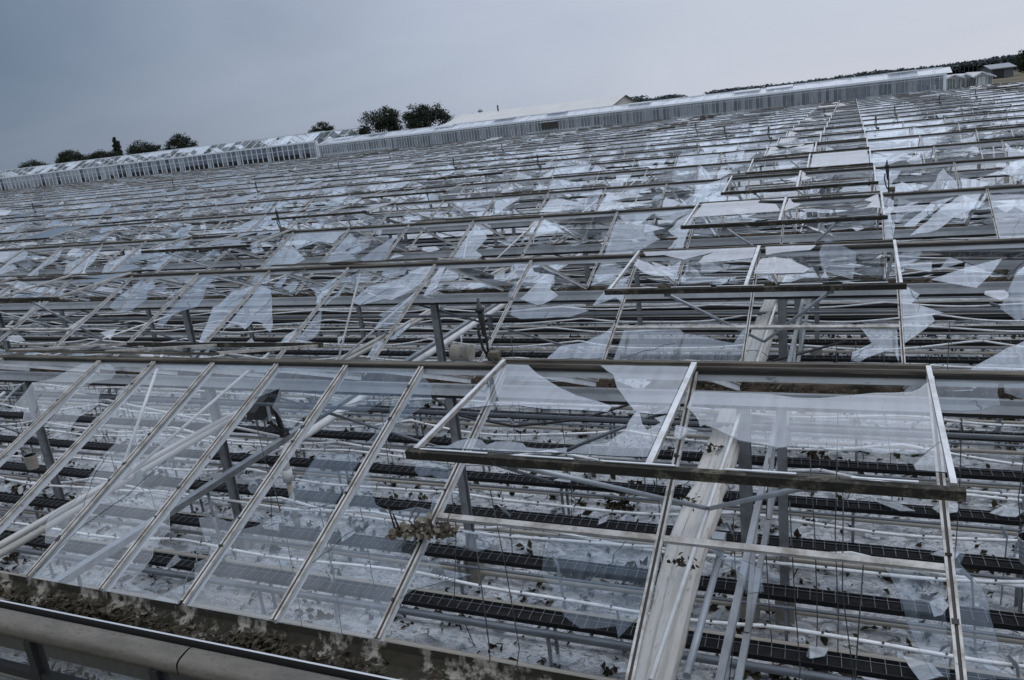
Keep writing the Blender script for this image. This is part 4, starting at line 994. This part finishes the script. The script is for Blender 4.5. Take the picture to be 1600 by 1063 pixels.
for i, (xa, xb, y0, ze, zr) in enumerate([(18.4, 19.9, 110, .55, .82), (20.0, 21.2, 112, .5, .78), (21.3, 22.4, 108, .55, .82), (22.6, 23.6, 113, .3, .55)]):
    lab = ['small glazed greenhouse just past the corner of the long far greenhouse', 'second small glazed greenhouse from the long greenhouse, slightly set back', 'small greenhouse with white doors, standing forward of its neighbours', 'rightmost and lowest of the small far greenhouses'][i]
    t, q = gable('small_greenhouse', lab, 'greenhouse', xa, xb, y0, y0 + 14, -.88, ze, zr, 'y', 'house_glass', 'roof_glass')
    t['group'] = 'small greenhouses at the right of the skyline'
    f = MB()
    for x in (xa, xb): f.beam(q(x, y0 - .03, -.87), q(x, y0 - .03, ze), .1, .1, 'white_frame', (1, 0, 0))
    f.beam(q(xa, y0 - .03, ze), q(xb, y0 - .03, ze), .08, .08, 'white_frame')
    k = 5
    for j in range(1, k): f.beam(q(xa + (xb - xa) * j / k, y0 - .03, -.87), q(xa + (xb - xa) * j / k, y0 - .03, ze), .04, .05, 'white_frame', (1, 0, 0))
    f.build('frame', t)
    f = MB(); f.face([q(xa + .1, y0 + 5, -.87), q(xb - .1, y0 + 5, -.87), q(xb - .1, y0 + 5, ze - .4), q(xa + .1, y0 + 5, ze - .4)], 'inside_dark'); f.build('inner_wall', t)
    if i == 2:
        f = MB()
        for s in (0, 1): f.box(*(-.40 + s * .42, -.02 + s * .42), -7.1, -7.05, .02, 1.15, 'white_frame')
        f.build('door', t)
t, q = gable('barn', 'dark barn with a grey roof beyond the small greenhouses at right', 'barn', 31.0, 34.4, 168, 184, -1.0, .75, 1.4, 'x', 'barn_wall', 'barn_roof')
m = MB(); m.box(-1.5, .2, -8.06, -8.0, 0, 1.4, 'dark_frame'); m.build('door', t)

# ------------------------------------------------------------------ trees
def tree(name, label, x, y, top, lobes, key='leaf_dark', nleaf=1500, seed=1, trunk_h=3.0, group='trees on the skyline', spread=.5):
    t = thing(name, label, 'tree', (x, y, -G), group); r = random.Random(seed); Ht = top + G
    m = MB(); m.tube([(0, 0, 0), (.1, 0, trunk_h * .5), (0, .1, trunk_h), (.1, 0, Ht * .75)], .3, 'trunk', 8, True, [.42, .32, .26, .08])
    for cx, cz, rx, rz in lobes:
        m.tube([(0, 0, trunk_h * .7), (cx * .5, r.uniform(-.5, .5), (trunk_h + cz) * .55), (cx, 0, cz)], .12, 'trunk', 6, True, [.18, .12, .05])
    m.build('trunk', t)
    m = MB(); tot = sum(a[2] * a[3] for a in lobes)
    for cx, cz, rx, rz in lobes:
        clumps = []
        for q in range(26):
            a, b = r.uniform(0, 2 * PI), r.uniform(-1, 1); k = r.uniform(.35, .92); s = math.sqrt(1 - b * b)
            clumps.append((cx + rx * k * s * math.cos(a), rx * k * s * math.sin(a), cz + rz * k * b))
        for q in range(int(3.2 * nleaf * rx * rz / tot)):
            c = r.choice(clumps); f = rx * .21
            g3 = lambda w: max(-1.9, min(1.9, r.gauss(0, 1))) * w
            p = Vector((c[0] + g3(f), c[1] + g3(f), c[2] + g3(f * .72)))
            s = r.uniform(.12, .3) * spread * 1.5
            leaf_quad(m, p, s, r, key, 1.0)
    m.build('crown', t)
    return t
tree('oak_tree', 'leftmost round dark tree low on the skyline above the ruined greenhouse', -266, 200, 6.9, [(-4, 7.2, 3, 2.4), (0, 8, 3.4, 2.4), (4, 7.0, 3.2, 2.2), (7, 6.2, 2.5, 1.8)], seed=1, spread=.8)
tree('oak_tree', 'low broad dark tree just left of the tall pointed one', -245.5, 200, 8.2, [(-4, 8.3, 3.2, 2.6), (0, 9.2, 3.4, 2.6), (4.5, 8.2, 3, 2.4)], seed=2, spread=.8)
tree('oak_tree', 'low bushy dark tree at the foot of the tall pointed one', -231.5, 201, 7.0, [(-4, 7.6, 3, 2), (0, 8.4, 3.2, 2.2), (4.6, 7.8, 3, 2)], seed=3, spread=.8)
tree('poplar_tree', 'tall narrow pointed tree rising above the low dark trees at left', -229, 206, 11.2, [(0, 9.0, 1.5, 2.6), (-.3, 11.2, 1.3, 2.2), (-.6, 13.0, .7, 1.4)], seed=4, spread=.7)
tree('oak_tree', 'wide domed dark tree between the pointed tree and the last tree at left', -211.8, 200, 8.4, [(-4.5, 8.2, 3.2, 2.4), (0, 9.3, 3.8, 2.6), (4.8, 8.2, 3.2, 2.4)], seed=5, spread=.8)
tree('oak_tree', 'round dark tree standing apart, rightmost of the left group', -194.5, 200, 9.0, [(-3, 8.6, 3, 2.8), (.2, 9.8, 3.2, 2.8), (3.6, 8.0, 2.9, 2.3)], seed=6, spread=.8)
tree('field_tree', 'small olive-brown tree above the corner where the two far greenhouses meet', -138.5, 200, 7.1, [(-2, 7.4, 2.2, 2.1), (.6, 8.2, 2.4, 2.2), (2.8, 7.2, 1.8, 1.8)], 'leaf_olive', 1300, 7, spread=.7)
tree('oak_tree', 'big dark double tree, the left one of the large pair at centre left', -117.5, 200, 9.0, [(-6.2, 5.8, 3, 2.2), (-2, 8.6, 3.6, 3.2), (2.4, 9.2, 3.4, 3.2), (-9.5, 5.0, 2, 1.4), (3.6, 6.4, 3, 2.6)], 'leaf_dark', 3000, 8, spread=.75)
tree('oak_tree', 'big dark rounded tree, the right one of the large pair at centre left', -102.8, 200, 8.6, [(-4.2, 8.0, 3.6, 3.4), (-.6, 9.0, 3.4, 3), (3.2, 8.4, 3.2, 3), (6.2, 6.6, 2.4, 2.0), (-2, 6, 4, 2.4)], 'leaf_dark', 3000, 9, spread=.75)
tree('field_tree', 'small dark tree peeping over the left end of the pale warehouse roof', -89, 205, 5.2, [(-1.6, 5.8, 2.2, 1.4), (1, 6.6, 1.4, 1.6)], 'leaf_dark', 700, 10, spread=.7)
tree('oak_tree', 'dark tree cut off by the right edge of the skyline', 42.5, 200, 3.6, [(-1.2, 4.4, 2.4, 2.4), (1.6, 4.8, 2.6, 2.6), (4, 4.2, 2.6, 2.4), (.4, 2.8, 2.6, 1.8)], 'leaf_dark', 1800, 11, 1.5, spread=.7)
tree('hedge_bush', 'low dark bush between the barn and the tree at right', 38.4, 199, -.6, [(-.8, 1.4, 1.0, .9), (.6, 1.3, 1.1, .9)], 'leaf_dark', 600, 12, .5, 'bushes on the skyline', spread=.6)
# the distant wood along the horizon
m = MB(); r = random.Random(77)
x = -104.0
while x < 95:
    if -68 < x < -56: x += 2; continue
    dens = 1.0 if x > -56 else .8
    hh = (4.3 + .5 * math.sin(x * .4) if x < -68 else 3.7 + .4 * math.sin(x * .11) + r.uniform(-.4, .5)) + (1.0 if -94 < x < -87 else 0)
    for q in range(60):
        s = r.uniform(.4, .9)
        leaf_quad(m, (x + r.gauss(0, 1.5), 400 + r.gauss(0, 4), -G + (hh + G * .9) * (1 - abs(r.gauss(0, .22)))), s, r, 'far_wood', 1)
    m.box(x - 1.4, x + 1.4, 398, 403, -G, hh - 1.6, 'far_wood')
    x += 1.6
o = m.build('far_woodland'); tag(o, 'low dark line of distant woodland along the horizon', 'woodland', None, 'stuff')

# ------------------------------------------------------------------ light and sky
ZEN = 2.6
SUN_AZ = math.radians(75)       # from +Y towards +X
SUN_EL = math.radians(58)
sc = bpy.context.scene
w = bpy.data.worlds.new('World'); sc.world = w; w.use_nodes = True
nt = w.node_tree; L = nt.links; nt.nodes.clear(); N = nt.nodes.new
out = N('ShaderNodeOutputWorld'); bg = N('ShaderNodeBackground'); bg.inputs['Strength'].default_value = .1; L.new(bg.outputs[0], out.inputs[0])
sky = N('ShaderNodeTexSky'); sky.sky_type = 'NISHITA'; sky.sun_disc = False; sky.sun_elevation = SUN_EL; sky.sun_rotation = SUN_AZ
tc = N('ShaderNodeTexCoord')
def dot(v):
    d = N('ShaderNodeVectorMath'); d.operation = 'DOT_PRODUCT'; d.inputs[1].default_value = v; L.new(tc.outputs['Generated'], d.inputs[0]); return d.outputs['Value']
nz = N('ShaderNodeTexNoise'); nz.inputs['Scale'].default_value = 2.2; nz.inputs['Detail'].default_value = 5; nz.inputs['Distortion'].default_value = .6
mp = N('ShaderNodeMapping'); mp.inputs['Scale'].default_value = (1, 1, 2.6); L.new(tc.outputs['Generated'], mp.inputs[0]); L.new(mp.outputs[0], nz.inputs['Vector'])
a1 = N('ShaderNodeMath'); a1.operation = 'MULTIPLY_ADD'; L.new(nz.outputs['Fac'], a1.inputs[0]); a1.inputs[1].default_value = .34; a1.inputs[2].default_value = -.17
a2 = N('ShaderNodeMath'); a2.operation = 'ADD'; L.new(dot((.33, .944, .12)), a2.inputs[0]); L.new(a1.outputs[0], a2.inputs[1])
rp = N('ShaderNodeValToRGB'); L.new(a2.outputs[0], rp.inputs[0])
SKY_RAMP = [(.0, (4.5, 4.9, 5.6)), (.12, (2.1, 2.6, 3.4)), (.2, (1.1, 1.6, 2.4)), (.5, (2.95, 3.5, 4.5)), (.75, (4.6, 5.15, 6.3)), (1.0, (6.3, 6.6, 7.5))]
el = rp.color_ramp.elements
el[0].position, el[1].position = 0, 1
for p_, c_ in SKY_RAMP[1:-1]: el.new(p_)
for e_, (p_, c_) in zip(el, SKY_RAMP): e_.position = p_; e_.color = (*[v / 10 for v in c_], 1)
sc10 = N('ShaderNodeVectorMath'); sc10.operation = 'SCALE'; sc10.inputs['Scale'].default_value = 10; L.new(rp.outputs[0], sc10.inputs[0])
mx = N('ShaderNodeMix'); mx.data_type = 'RGBA'; mx.inputs['Factor'].default_value = .92; L.new(sky.outputs[0], mx.inputs[6]); L.new(sc10.outputs[0], mx.inputs[7])
zr_ = N('ShaderNodeMapRange'); zr_.inputs['From Min'].default_value = .25; zr_.inputs['From Max'].default_value = .85; zr_.inputs['To Min'].default_value = 1.0; zr_.inputs['To Max'].default_value = ZEN
L.new(dot((0, 0, 1)), zr_.inputs['Value'])
zs = N('ShaderNodeVectorMath'); zs.operation = 'SCALE'; L.new(mx.outputs[2], zs.inputs[0]); L.new(zr_.outputs[0], zs.inputs['Scale'])
L.new(zs.outputs[0], bg.inputs['Color'])
sd = bpy.data.lights.new('sun', 'SUN'); sd.energy = .9; sd.angle = math.radians(30); sd.color = (1, .97, .93)
so = bpy.data.objects.new('sun', sd); C.objects.link(so)
sv = Vector((math.sin(SUN_AZ) * math.cos(SUN_EL), math.cos(SUN_AZ) * math.cos(SUN_EL), math.sin(SUN_EL)))
so.rotation_euler = sv.to_track_quat('Z', 'Y').to_euler()

# ------------------------------------------------------------------ camera
cd = bpy.data.cameras.new('camera'); cd.sensor_width = 36; cd.lens = 1233.1 / 1600 * 36; cd.clip_end = 6000; cd.clip_start = .05
co = bpy.data.objects.new('camera', cd); C.objects.link(co)
yaw, pitch, roll = -.4211, -.2712, -.1157
f = Vector((math.sin(yaw) * math.cos(pitch), math.cos(yaw) * math.cos(pitch), math.sin(pitch)))
rt = Vector((math.cos(yaw), -math.sin(yaw), 0)); up = rt.cross(f)
c_, s_ = math.cos(roll), math.sin(roll); r2 = rt * c_ + up * s_; u2 = -rt * s_ + up * c_
co.matrix_world = Matrix(((r2.x, u2.x, -f.x, 7.5406), (r2.y, u2.y, -f.y, -4.8351), (r2.z, u2.z, -f.z, 1.6636), (0, 0, 0, 1)))
sc.camera = co
sc.view_settings.view_transform = 'Standard'; sc.view_settings.look = 'None'; sc.view_settings.gamma = 1; sc.view_settings.exposure = 0.0
sc.cycles.max_bounces = 8; sc.cycles.transparent_max_bounces = 40; sc.cycles.glossy_bounces = 3; sc.cycles.diffuse_bounces = 3
sc.cycles.use_denoising = True
